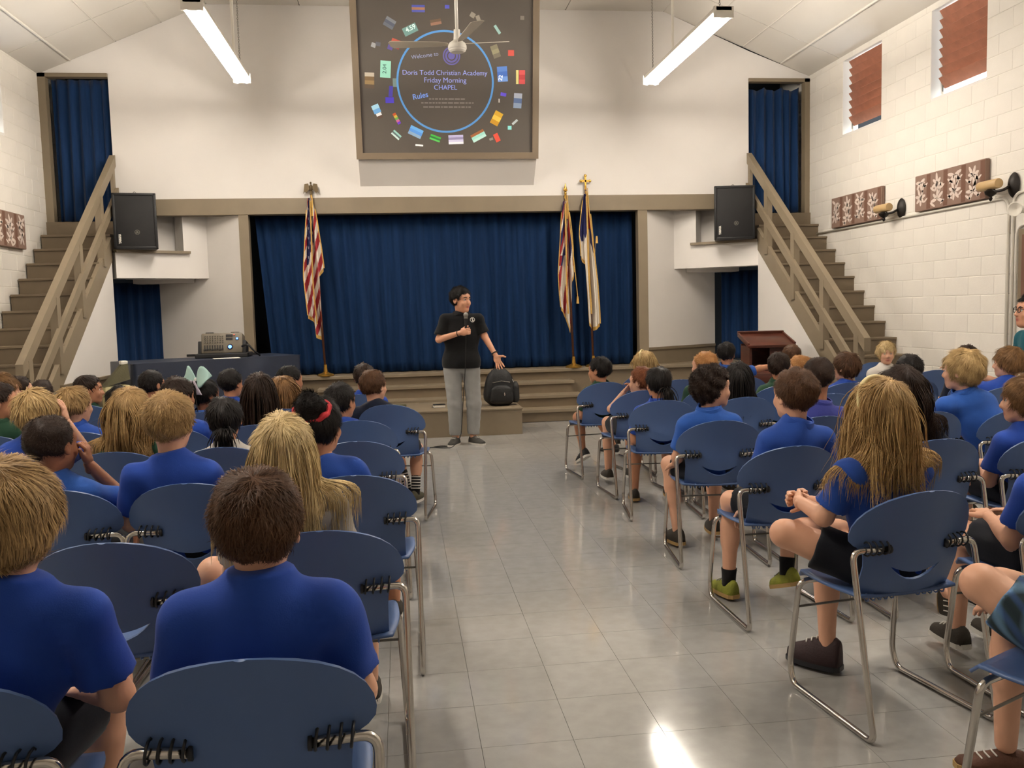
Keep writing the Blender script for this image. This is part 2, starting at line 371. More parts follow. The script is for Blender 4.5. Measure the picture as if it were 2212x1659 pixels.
# ---- louvred windows
def window(n, X, sgn, y0, y1, z0, z1):
    w = struct(MB().box(min(X, X+sgn*.2), max(X, X+sgn*.2), y0, y1, z0-.0, z0+.03).build('window_%d' % n, 'white_wall'))
    fr = MB(); xo = X+sgn*.16
    for q in ((y0, y0+.03, z0, z1), (y1-.03, y1, z0, z1), (y0, y1, z1-.03, z1), (y0, y1, z0, z0+.03)): fr.box(xo-.02, xo+.02, *q)
    fr.build('window_frame', 'white_pl', w)
    MB().tube([(xo-sgn*.06, y1-.07, z0+.1), (xo-sgn*.06, y1-.07, z1-.1)], .008, 6).build('operator_bar', 'grey_metal', w)
    nsl = 8; h = (z1-z0-.16)/nsl; ps = None
    for k in range(nsl):
        zc = z0+.14+h*(k+.5)
        T = Matrix.Translation((xo-sgn*.07, (y0+y1)/2-.02, zc)) @ Matrix.Rotation(-sgn*math.radians(34), 4, 'Y')
        MB().box(-.008, .008, -(y1-y0)/2+.07, (y1-y0)/2-.05, -h*.66, h*.66, T).build('slat', 'louver', w)
        c = MB().box(xo-.05, xo+.05, y1-.075, y1-.05, zc-.02, zc+.02); c.build('slat_clip', 'grey_metal', w)
    return w
k = 0
for q in WINS_R: k += 1; window(k, XR, 1, *q)
for q in WINS_L: k += 1; window(k, XL, -1, *q)

# ---- staircases
def staircase(s, label):
    mx_ = (lambda x: x) if s > 0 else (lambda x: XC*2-x if abs(x-XR) > .01 else XL)
    XS = 5.12 if s > 0 else -3.75
    t = empty('staircase', ((XS+(XR if s > 0 else XL))/2, 9.2, 0), 0, label, 'staircase')
    def P(mb, name, m, angle=None): o = mb.build(name, m, None, angle=angle); o.parent = t; o.matrix_parent_inverse = Matrix.Translation(t.location).inverted(); return o
    xa, xb = sorted((XS, XR if s > 0 else XL))
    for i in range(13):
        z = 2.63-.198*i; y = 12.1-.2555*i
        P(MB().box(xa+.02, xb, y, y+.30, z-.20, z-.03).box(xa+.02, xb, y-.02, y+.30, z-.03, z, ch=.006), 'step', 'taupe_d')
    P(MB().box(xa, xb, 12.34, 13.4, 2.62, 2.82), 'landing', 'taupe_d')
    zl = lambda y: 2.36+(y-11.95)*.765
    P(MB().bar((XS, 12.05, zl(12.05)), (XS, 8.92, zl(8.92)), .05, .29), 'stringer', 'taupe')
    zr = lambda y: 1.03+(y-9.1)*.79
    P(MB().bar((XS, 12.38, zr(12.38)), (XS, 9.08, zr(9.08)), .075, .15), 'handrail', 'taupe')
    for y in (11.72, 10.88, 10.08, 9.26): P(MB().box(XS-.04, XS+.04, y-.05, y+.05, max(0, zl(y)), zr(y)-.04), 'baluster', 'taupe')
    P(MB().box(XS-.02, XS+.02, 12.30, 12.38, 2.82, zr(12.3)), 'baluster', 'taupe')
    seg = [12.3, 10.92, 10.12, 9.3]
    P(MB().bar((XS-.045*s, 12.35, zr(12.35)-.40), (XS-.045*s, 9.12, zr(9.12)-.40), .045, .13), 'mid_rail', 'taupe')
    ys_ = [12.02, 8.9]
    w = MB(); pts = [(12.02, .80), (12.02, zl(12.02)-.08), (zl_inv(.80), .80)]
    n = 3; w.add([(XS-.02, y, z) for y, z in pts]+[(XS+.02, y, z) for y, z in pts], [(0, 1, 2), (5, 4, 3), (0, 3, 4, 1), (1, 4, 5, 2), (2, 5, 3, 0)])
    P(w, 'side_wall', 'white_wall')
    pts = [(12.02, 0), (12.02, .78), (zl_inv(.78), .78), (zl_inv(0), 0)]
    P(MB().add([(XS-.02, y, z) for y, z in pts]+[(XS+.02, y, z) for y, z in pts], [(0, 1, 2, 3), (7, 6, 5, 4), (0, 4, 5, 1), (1, 5, 6, 2), (2, 6, 7, 3), (3, 7, 4, 0)]).bar((XS-s*.02, 12.06, .79), (XS-s*.02, zl_inv(.79)+.0, .79), .08, .035), 'wainscot', 'taupe_d')
    return t
zl_inv = lambda z: 11.95+(z-2.36+.08)/.765
staircase(1, 'taupe wooden staircase climbing the right block wall to a curtained door')
staircase(-1, 'taupe wooden staircase climbing the left block wall to a curtained door')

# ---- curtains
def curtain(name, label, x0, x1, y, z0, z1, folds, m, amp=.045, slant=0.0, ang=None, seed=1, top_scallop=0.0):
    rnd = random.Random(seed); ph = [rnd.uniform(-.35, .35) for _ in range(folds+3)]; am = [rnd.uniform(.55, 1.2) for _ in range(folds+3)]
    p0, p1 = Vector((x0, y, 0)), Vector((x1, y if ang is None else ang, 0)); d = p1-p0; nn = Vector((-d.y, d.x, 0)).normalized()
    def fn(u, v):
        k = u*folds; i = int(k); w = k-i; a = am[i]*(1-w)+am[i+1]*w; q = ph[i]*(1-w)+ph[i+1]*w
        off = amp*a*math.sin(2*pi*(k+q*(.3+.7*v)))+.012*math.sin(2*pi*(3.1*k+1))
        e = slant*v*(1-u)
        pt = p0+d*(u+e*(1-u))+nn*off*(.55+.45*v)
        zt = z1-top_scallop*abs(math.sin(pi*k/2)); return (pt.x, pt.y, zt+(z0-zt)*v)
    o = grid_sheet(name, fn, folds*8, 14, m, None, thick=.004)
    return tag(o, label, 'curtain')
curtain('stage_curtain', 'wide pleated navy curtain closed across the stage opening', -1.99, 3.43, 12.68, .66, 2.90, 30, 'curtain', slant=.03, seed=3)
curtain('door_curtain', 'navy curtain hanging in the upper left stair doorway', -4.5, -3.77, 12.5, 2.84, 4.70, 5, 'curtain2', amp=.05, seed=5)
curtain('door_curtain', 'navy curtain hanging in the upper right stair doorway', 5.14, 5.93, 12.5, 2.84, 4.66, 6, 'curtain2', amp=.05, seed=6, top_scallop=.05)
curtain('wing_curtain', 'navy curtain in the low doorway under the left loft', -4.2, -3.42, 12.75, .66, 2.02, 6, 'curtain2', amp=.04, ang=13.15, seed=7)
curtain('wing_curtain', 'navy curtain in the low doorway under the right loft, beside the lectern', 4.98, 5.75, 13.15, .66, 2.02, 6, 'curtain2', amp=.04, ang=12.8, seed=8)
# ---- stage platform and steps
st = empty('stage', (XC, 12.3, 0), 0, 'taupe raised stage platform with nosed front edge', 'stage')
def SP(mb, name, m, angle=None, par=None):
    par = par or st; o = mb.build(name, m, None, angle=angle); o.parent = par; o.matrix_parent_inverse = Matrix.Translation(par.location).inverted(); return o
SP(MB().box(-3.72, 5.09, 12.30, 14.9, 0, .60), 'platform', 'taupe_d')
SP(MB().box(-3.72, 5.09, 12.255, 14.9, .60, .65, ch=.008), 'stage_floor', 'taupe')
so = empty('stage_steps', (.5, 11.4, 0), 0, 'three wide taupe steps leading up to the stage', 'steps')
for i, (z, xr) in enumerate(((.17, 2.50), (.33, 2.44), (.495, 2.38))):
    y = 11.40+.30*i
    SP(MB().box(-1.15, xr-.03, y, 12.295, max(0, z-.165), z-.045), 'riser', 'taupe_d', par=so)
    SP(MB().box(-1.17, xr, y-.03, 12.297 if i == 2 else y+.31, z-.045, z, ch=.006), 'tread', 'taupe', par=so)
sbx = MB().box(-.55, 1.405, 10.36, 11.36, 0, .30).box(-.56, 1.415, 10.345, 11.362, .30, .325, ch=.006).build('step_box', 'taupe'); tag(sbx, 'low taupe box step on the floor carrying the black backpack', 'box')
# ================================================================ FIXTURES
def put(mb, name, m, par, angle=None, smooth=False, mats=None):     # world-space mesh parented to an empty
    o = mb.build(name, m, None, smooth=smooth, angle=angle, mats=mats); o.parent = par
    o.matrix_parent_inverse = (Matrix.Translation(par.location) @ par.rotation_euler.to_matrix().to_4x4()).inverted() if isinstance(par, bpy.types.Object) and par.type == 'EMPTY' else Matrix.Identity(4)
    return o
# ---- hanging fluorescent fixtures, each with its own light
M['tube_glow'] = mat('fluorescent_tube', (255, 244, 225), 0.4, emit=(255, 246, 234), estr=LAMP_E)
def fixture(x, y0, y1, z, label):
    t = empty('fluorescent_light', (x, (y0+y1)/2, z), 0, label, 'light', 'hanging fluorescent lights')
    put(MB().box(x-.085, x+.085, y0, y1, z+.055, z+.10, ch=.006).box(x-.10, x+.10, y0, y0+.03, z-.01, z+.10).box(x-.10, x+.10, y1-.03, y1, z-.01, z+.10), 'housing', 'fix_white', t)
    for dx in (-.055, .055): put(MB().tube([(x+dx, y0+.03, z), (x+dx, y1-.03, z)], .021, 10), 'lamp_tube', 'tube_glow', t, smooth=True)
    for yy in (y0+.12, y1-.12):
        c = MB(); zz = z+.10; k = 0; top = cz(x)
        while zz < top-.03:
            c.tube([(x+(.008 if k % 2 else 0)*math.cos(a), yy+(0 if k % 2 else .008)*math.cos(a), zz+.014*math.sin(a)) for a in [i*pi/3 for i in range(6)]], .0028, 4, closed=True); zz += .021; k += 1
        put(c, 'chain', 'grey_metal', t)
    put(MB().tube([(x+.05, (y0+y1)/2+.5, z+.1), (x+.05, (y0+y1)/2+.5, cz(x))], .016, 8), 'conduit_drop', 'fix_white', t, angle=.6)
fixture(-1.80, 8.50, 11.07, 4.32, 'glowing fluorescent fixture hanging left of the projection screen')
fixture(3.25, 8.47, 11.03, 4.32, 'glowing fluorescent fixture hanging right of the projection screen')
for y in (2.2,):
    for x, s in ((-1.80, 'left'), (3.25, 'right')):
        fixture(x, y, y+2.57, 4.32, 'glowing fluorescent fixture hanging over the %s %s' % (s, 'chair rows' if y > 0 else 'rear of the hall'))
# ---- projection screen on its tilted box
sv = Vector((0, -.201, .98)).normalized(); sn = Vector((0, -.98, -.201)).normalized(); sP = Vector((.715, 12.1, 3.58))
scr = empty('projection_screen', (.715, 12.35, 3.3), 0, 'large framed projection screen with chapel welcome slide', 'screen')
def su(u, v, w=0): return sP+Vector((u, 0, 0))+sv*v+sn*w
T = 2.05
b0 = MB(); prof = [(12.398, 3.26), (12.1, 3.565), (su(0, T).y, su(0, T).z), (12.398, su(0, T).z)]
b0.add([(-.5, y+.004, z) for y, z in prof]+[(1.93, y+.004, z) for y, z in prof], [(0, 1, 2, 3), (7, 6, 5, 4), (0, 4, 5, 1), (1, 5, 6, 2), (2, 6, 7, 3), (3, 7, 4, 0)])
put(b0, 'screen_box', 'white_wall', scr)
M['screen_frame'] = mat('screen_frame', (128, 112, 92), .5)
fr = MB()
for u0, u1, v0, v1 in ((-1.235, 1.235, 0, .085), (-1.235, -1.15, .085, T), (1.15, 1.235, .085, T)):
    q = [su(u0, v0, 0), su(u1, v0, 0), su(u1, v1, 0), su(u0, v1, 0), su(u0, v0, .06), su(u1, v0, .06), su(u1, v1, .06), su(u0, v1, .06)]
    fr.add(q, [(0, 3, 2, 1), (4, 5, 6, 7), (0, 1, 5, 4), (1, 2, 6, 5), (2, 3, 7, 6), (3, 0, 4, 7)])
put(fr, 'screen_frame', 'screen_frame', scr)
M['screen'] = mat('projected_dark', (92, 84, 74), .6, emit=(60, 58, 72), estr=.10)
put(MB().add([su(-1.15, .085, .02), su(1.15, .085, .02), su(1.15, T, .02), su(-1.15, T, .02)], [(0, 1, 2, 3)]), 'screen_surface', 'screen', scr)
PM = {}
def pcol(rgb, e=.16):
    k = (rgb, e)
    if k not in PM: PM[k] = mat('projected_%d_%d_%d' % rgb, rgb, .6, emit=rgb, estr=e)
    return PM[k]
def zuv(x, y): return -.021+(x-1053)*.001301, .991-(y-842)*.001232
def card(x, y, w, h, rot, cols, name='projected_picture'):
    u, v = zuv(x, y); w *= .0013; h *= .00124; a = -math.radians(rot); mb = MB(); n = len(cols); mats = []
    for i, c in enumerate(cols):
        mats.append(pcol(c)); mb.cur = i; q = []
        for (du, dv) in ((-.5, .5-(i+1)/n), (.5, .5-(i+1)/n), (.5, .5-i/n), (-.5, .5-i/n)):
            du *= w; dv *= h; q.append(su(u+du*math.cos(a)-dv*math.sin(a), v+du*math.sin(a)+dv*math.cos(a), .022))
        mb.add(q, [(0, 1, 2, 3)])
    return put(mb, name, None, scr, mats=mats)
G = (118, 112, 108)
for c in [(797, 110, 130, 70, 0, [(82, 88, 168), (168, 118, 84), (82, 88, 168)]), (1085, 88, 45, 35, 0, [(90, 92, 190)]), (1340, 165, 50, 50, 30, [(150, 142, 128)]), (1395, 195, 40, 55, -20, [(150, 142, 128)]),
          (1845, 185, 40, 40, 0, [(130, 122, 112)]), (508, 255, 105, 95, 30, [(122, 126, 132), (88, 92, 108), (104, 108, 118)]), (710, 318, 145, 85, -25, [(112, 150, 144)]), (968, 240, 110, 55, -10, [(110, 88, 70), (150, 112, 92)]),
          (1590, 305, 28, 100, -35, [(150, 186, 180)]), (340, 475, 45, 45, 20, [(160, 160, 160)]), (385, 465, 50, 40, 10, [(96, 96, 104)]), (560, 460, 95, 90, 20, [(180, 86, 70), (150, 68, 62)]), (505, 495, 50, 50, 20, [(96, 84, 150)]),
          (450, 715, 105, 170, 4, [(150, 212, 190)]), (285, 830, 95, 160, 2, [(190, 178, 160), (120, 96, 66), (150, 124, 84), (96, 80, 66)]), (543, 850, 50, 85, 0, [(120, 140, 136)]), (495, 940, 40, 110, 6, [(76, 66, 168)]), (480, 1030, 85, 60, 0, [(80, 66, 196)]),
          (340, 1120, 75, 90, -22, [(170, 218, 240), (110, 168, 220)]), (370, 1190, 55, 60, -22, [(230, 230, 230), (90, 70, 60)]), (545, 1220, 34, 125, -28, [(190, 84, 40), (210, 180, 70), (110, 170, 80), (200, 100, 150), (110, 60, 200)]),
          (735, 1360, 140, 95, 25, [(110, 180, 240), (90, 150, 225), (140, 170, 200)]), (535, 1390, 100, 55, 42, [(150, 200, 190), (90, 110, 110), (200, 220, 215)]), (935, 1425, 110, 55, 20, [(70, 190, 70), (50, 120, 60), (90, 200, 90)]),
          (1150, 1440, 155, 95, -2, [(190, 184, 220), (150, 140, 180), (210, 205, 230), (240, 240, 250)]), (1385, 1400, 150, 85, -27, [(160, 100, 60), (160, 220, 205), (190, 230, 220)]), (1580, 1420, 50, 90, -25, [(220, 80, 62)]), (1520, 1435, 40, 25, -20, [(150, 140, 130)]),
          (1578, 1215, 88, 145, 28, [(220, 170, 50), (238, 200, 80), (205, 150, 40)]), (1715, 1315, 40, 40, 0, [(140, 220, 215)]), (1770, 1255, 70, 24, -40, [(180, 190, 190)]), (1640, 755, 105, 155, -4, [(90, 130, 200), (70, 110, 190), (110, 150, 215)]),
          (1845, 785, 62, 145, 0, [(210, 84, 84), (180, 60, 62), (205, 80, 80)]), (1795, 785, 26, 145, 0, [(214, 204, 130)]), (1800, 1030, 85, 155, 4, [(170, 176, 190), (90, 110, 150), (140, 156, 180)]), (1650, 965, 60, 35, 10, [(100, 80, 210)]),
          (1605, 1030, 14, 40, 0, [(200, 196, 190)]), (1570, 525, 75, 130, -20, [(130, 124, 100), (150, 142, 112), (118, 110, 94)]), (1730, 540, 62, 60, 0, [(196, 80, 70)]), (768, 1500, 80, 18, 5, [(250, 250, 250)])]: card(*c)
rg = MB(); cu_, cv_ = zuv(1053, 842); R0, R1 = .622, .648; ns = 72
rg.add([su(cu_+r*math.cos(2*pi*k/ns), cv_+r*math.sin(2*pi*k/ns), .023) for r in (R0, R1) for k in range(ns)], [(k, (k+1) % ns, ns+(k+1) % ns, ns+k)[::-1] for k in range(ns)])
put(rg, 'projected_ring', pcol((84, 140, 196), .3), scr)
cr = MB(); u, v = zuv(1120, 575)
for r0, r1 in ((.0, .045), (.06, .085), (.098, .115)):
    cr.add([su(u+r*math.cos(2*pi*k/24), v+r*math.sin(2*pi*k/24), .0225) for r in (max(r0, .001), r1) for k in range(24)], [(k, (k+1) % 24, 24+(k+1) % 24, 24+k)[::-1] for k in range(24)])
put(cr, 'projected_crest', pcol((96, 90, 150), .3), scr)
rotS = Matrix((Vector((1, 0, 0)), sv, sn)).transposed()
def stext(s, x, y, width, rot, rgb, bold=.0, name='projected_lettering'):
    u, v = zuv(x, y); loc = su(u, v, .024)-Vector(scr.location)
    o = text_obj(name, s, .1, pcol(rgb, .3), scr, loc, rotS @ Matrix.Rotation(math.radians(rot), 3, 'Z'), depth=.0003, bold=bold)
    w = max(q.co.x for q in o.data.vertices)-min(q.co.x for q in o.data.vertices); k = width*.0013/w
    o.matrix_basis = o.matrix_basis @ Matrix.Diagonal((k, k, 1, 1)); return o
stext('Doris Todd Christian Academy', 1050, 748, 865, 0, (150, 158, 220)); stext('Friday Morning', 1050, 824, 430, 0, (150, 158, 220)); stext('CHAPEL', 1052, 898, 235, 0, (142, 156, 226))
stext('Welcome to', 850, 575, 275, 8, (150, 156, 190)); stext('Rules', 793, 985, 155, 11, (120, 156, 230), .001)
stext('4.59', 715, 305, 105, 25, (206, 230, 222), .002); stext('2.04', 442, 712, 90, 86, (40, 70, 66)); stext('22', 1622, 795, 55, 80, (226, 232, 240), .002)
ln = MB(); rr = random.Random(4)
for y, x0, x1 in ((1015, 880, 1250), (1055, 800, 1340), (1098, 820, 1310)):
    x = x0
    while x < x1:
        w = rr.uniform(14, 60); u0, v0 = zuv(x, y+8); u1, v1 = zuv(min(x+w, x1), y-8); ln.add([su(u0, v0, .0225), su(u1, v0, .0225), su(u1, v1, .0225), su(u0, v1, .0225)], [(0, 1, 2, 3)]); x += w+9
put(ln, 'projected_small_lines', pcol((124, 116, 110), .2), scr)
# ---- ceiling fan
fan = empty('ceiling_fan', (.70, 9.6, 4.34), 0, 'white ceiling fan on a long rod in front of the screen', 'fan')
TF = Matrix.Translation((.70, 9.6, 4.34))
put(MB().tube([(.70, 9.6, 4.5), (.70, 9.6, 5.66)], .018, 10), 'rod', 'white_pl', fan, smooth=True)
put(MB().lathe([(.001, .17), (.034, .17), (.036, .10), (.04, .06), (.001, .06)], 16, TF), 'sleeve', 'white_pl', fan, angle=.6)
put(MB().lathe([(.001, .06), (.05, .055), (.085, .03), (.1, .0), (.1, -.03), (.09, -.04), (.09, -.05), (.07, -.065), (.001, -.07)], 24, TF), 'motor_housing', 'white_pl', fan, angle=.5)
M['fan_blade'] = mat('fan_blade', (184, 174, 158), .5)
for a, lift in ((-78, .0), (38, .17), (160, .06)):
    Rz = TF @ Matrix.Rotation(math.radians(a), 4, 'Z') @ Matrix.Translation((0, 0, .02)) @ Matrix.Rotation(-math.atan2(lift, .75), 4, 'Y') @ Matrix.Rotation(math.radians(12), 4, 'X')
    put(MB().prism([(.1, -.02), (.2, -.05), (.74, -.075), (.77, -.04), (.77, .04), (.74, .075), (.2, .05), (.1, .02)], Rz, .006), 'blade', 'fan_blade', fan)
# ---- wall panels in floral fabric
M['panel_fab'] = mat('panel_fabric', (138, 112, 98), .9, bump=.3, bscale=300); M['panel_stripe'] = mat('panel_stripe', (112, 80, 64), .9); M['panel_leaf'] = mat('panel_leaf_print', (214, 196, 184), .9)
def fabric_panel(X, s, y0, y1, z0, z1, label, seed):
    t = empty('fabric_panel', (X-s*.03, (y0+y1)/2, z0), 0, label, 'wall panel', 'floral fabric panels on the block walls')
    put(MB().box(min(X-s*.007, X-s*.06), max(X-s*.007, X-s*.06), y0, y1, z0, z1, ch=.01), 'panel_body', 'panel_fab', t)
    xf = X-s*.0607; st_ = MB(); lf = MB(); rnd = random.Random(seed); n = 4; w = (y1-y0)/n
    def quad(mb, pts): mb.add([(xf, a, b) for a, b in pts], [tuple(range(len(pts))) if s > 0 else tuple(range(len(pts)))[::-1]])
    def petal(cy, cz_, ang, L, W):  # noqa
        nonlocal lf
        pts = []
        for k in range(8):
            tt = 2*pi*k/8; a, b = L/2*(1-math.cos(tt)), W/2*math.sin(tt)*(1 if k else 0); pts.append((cy+a*math.cos(ang)-b*math.sin(ang), cz_+a*math.sin(ang)+b*math.cos(ang)))
        if all(y0+.01 < p[0] < y1-.01 and z0+.01 < p[1] < z1-.01 for p in pts): quad(lf, pts)
    xf0 = xf
    for i in range(n):
        ya = y0+w*i; st_ = MB(); quad(st_, [(ya+.02*w, z0+.012), (ya+.26*w, z0+.012), (ya+.26*w, z1-.012), (ya+.02*w, z1-.012)]); put(st_, 'stripe', 'panel_stripe', t)
        xf = xf0-s*.0005; cy = ya+.63*w
        for j, zz in enumerate((z0+.1+(.05 if i % 2 else 0), z0+.27+(.05 if i % 2 else 0))):
            k0 = rnd.uniform(0, 1); lf = MB()
            for k in range(7): petal(cy+rnd.uniform(-.01, .01), zz, k0+k*2*pi/7, rnd.uniform(.09, .13), .040)
            petal(cy-.03, zz+.05, 1.9, .14, .03); petal(cy+.03, zz-.08, .5, .11, .03); petal(cy-.06, zz-.06, 2.6, .09, .025); put(lf, 'leaf_motif', 'panel_leaf', t)
        xf = xf0
fabric_panel(XR, 1, 10.33, 11.6, 2.515, 2.925, 'brown floral fabric panel on the right wall, nearer the stairs', 1)
fabric_panel(XR, 1, 8.37, 9.61, 2.515, 2.925, 'brown floral fabric panel on the right wall, between the two sconces', 2)
fabric_panel(XL, -1, 10.28, 11.53, 2.40, 2.82, 'brown floral fabric panel on the left block wall', 3)
# ---- sconces
M['candle'] = mat('sconce_sleeve', (196, 164, 116), .5)
def sconce(y, z, label):
    t = empty('wall_sconce', (XR-.02, y, z), 0, label, 'sconce', 'iron sconces on the right wall')
    Tx = Matrix.Translation((XR-.008, y, z)) @ Matrix.Rotation(-pi/2, 4, 'Y')
    put(MB().lathe([(.001, .0), (.09, .0), (.1, .012), (.085, .03), (.05, .045), (.02, .06), (.001, .06)], 20, Tx @ Matrix.Diagonal((1.25, .8, 1, 1))), 'wall_plate', 'iron', t, angle=.7)
    put(MB().tube(arc_path([(XR-.05, y, z), (XR-.13, y, z-.05), (XR-.15, y+.10, z-.05), (XR-.15, y+.14, z-.01)], .05), .014, 8), 'arm', 'iron', t, smooth=True)
    Tc = Matrix.Translation((XR-.15, y+.16, z-.02))
    put(MB().lathe([(.001, -.12), (.012, -.11), (.02, -.09), (.012, -.075), (.05, -.05), (.06, -.02), (.03, .0), (.001, .0)], 16, Tc), 'cup', 'iron', t, angle=.7)
    Ty = Matrix.Translation((XR-.15, y+.04, z+.025)) @ Matrix.Rotation(-pi/2, 4, 'X')
    put(MB().lathe([(.001, 0), (.046, 0), (.05, .01), (.05, .28), (.044, .29), (.001, .29)], 18, Ty), 'lamp_sleeve', 'candle', t, angle=.6)
sconce(9.95, 2.60, 'dark iron sconce between the two floral panels'); sconce(8.0, 2.60, 'dark iron sconce at the right edge above the conduits')
# ---- conduits on the right wall
cd = empty('wall_conduit', (XR-.02, 8.0, 0), 0, 'cream electrical conduit running along and down the right block wall', 'conduit')
put(MB().tube(arc_path([(XR-.02, 12.1, 2.49), (XR-.02, 8.07, 2.49), (XR-.02, 8.07, .3)], .12), .014, 8), 'conduit_pipe', 'fix_white', cd, smooth=True)
put(MB().tube(arc_path([(XR-.02, 7.2, 2.52), (XR-.02, 8.00, 2.52), (XR-.02, 8.00, .3)], .12), .014, 8), 'conduit_pipe', 'fix_white', cd, smooth=True)
put(MB().tube(arc_path([(XR-.02, 7.2, 2.20), (XR-.02, 7.95, 2.20), (XR-.02, 7.95, .3)], .12), .012, 8), 'conduit_pipe', 'fix_white', cd, smooth=True)
sp = MB().lathe([(.001, 0), (.03, 0), (.03, .03), (.02, .06), (.05, .12), (.07, .19), (.06, .19), (.001, .15)], 18, Matrix.Translation((XR-.02, 7.85, 2.34)) @ Matrix.Rotation(-pi/2, 4, 'Y') @ Matrix.Rotation(.5, 4, 'X')).build('flood_lamp', 'fix_white', None, angle=.6); tag(sp, 'small grey bell shaped lamp on the right wall beside the conduits', 'lamp')
nb = empty('notice_board', (XR-.03, 7.4, 1.4), 0, 'brown framed board on the right wall behind the woman', 'board')
put(MB().box(XR-.05, XR-.004, 6.9, 7.88, 1.45, 2.16, ch=.006), 'board_frame', 'taupe_d', nb); put(MB().box(XR-.058, XR-.048, 6.96, 7.82, 1.51, 2.10), 'board_face', 'panel_stripe', nb)
# ---- loudspeakers
def speaker(x0, x1, y, z0, z1, rz, label, s):
    cx = (x0+x1)/2; w = (x1-x0); h = z1-z0
    t = empty('loudspeaker', (cx, y, z0), rz, label, 'loudspeaker', 'loudspeakers on the loft shelves')
    def L(mb, n, m, angle=None): return mb.build(n, m, t, angle=angle)
    cab = MB(); prof = [(-w/2, 0), (w/2, 0), (w*.36, .34), (-w*.36, .34)]
    cab.prism(prof, Matrix.Identity(4), h); L(cab, 'cabinet', 'black')
    g = MB().box(-w/2+.03, w/2-.03, -.022, 0, .03, h-.03, ch=.008); L(g, 'grille', 'black_mesh', .6)
    e = MB()
    for q in ((-w/2, w/2, 0, .035), (-w/2, w/2, h-.035, h), (-w/2, -w/2+.035, 0, h), (w/2-.035, w/2, 0, h)): e.box(q[0], q[1], -.03, .01, q[2], q[3], ch=.008)
    L(e, 'edge_guard', 'black', .6)
    bd = MB(); Tb = Matrix.Translation((0.02, -.023, h*.30)) @ Matrix.Rotation(pi/2, 4, 'X')
    bd.add([Tb @ Vector((r*math.cos(2*pi*k/24), r*math.sin(2*pi*k/24), .001)) for r in (.026, .032) for k in range(24)], [(k, (k+1) % 24, 24+(k+1) % 24, 24+k) for k in range(24)])
    for k in range(3):
        a = k*pi/3; bd.add([Tb @ Vector((c*math.cos(a)-d*math.sin(a), c*math.sin(a)+d*math.cos(a), .001)) for c, d in ((-.024, -.004), (.024, -.004), (.024, .004), (-.024, .004))], [(0, 1, 2, 3)])
    L(bd, 'badge', 'grey_metal')
    hk = MB().tube([(.0+.02*math.cos(a), .1, h+.03*math.sin(a)) for a in [i*pi/8 for i in range(9)]], .004, 6); L(hk, 'hook', 'grey_metal')
    o = text_obj('brand_lettering', 'YAMAHA', .042, 'white_pl', t, (-w/2+.075, -.032, .13), Matrix.Rotation(pi/2, 3, 'X') @ Matrix.Rotation(pi/2, 3, 'Z'), depth=.001, bold=.002, sx=.7)
    return t
speaker(-3.66, -3.13, 11.98, 2.42, 3.14, .16, 'black loudspeaker on the left loft shelf', -1)
speaker(4.45, 5.02, 11.98, 2.42, 3.17, -.16, 'black loudspeaker on the right loft shelf', 1)
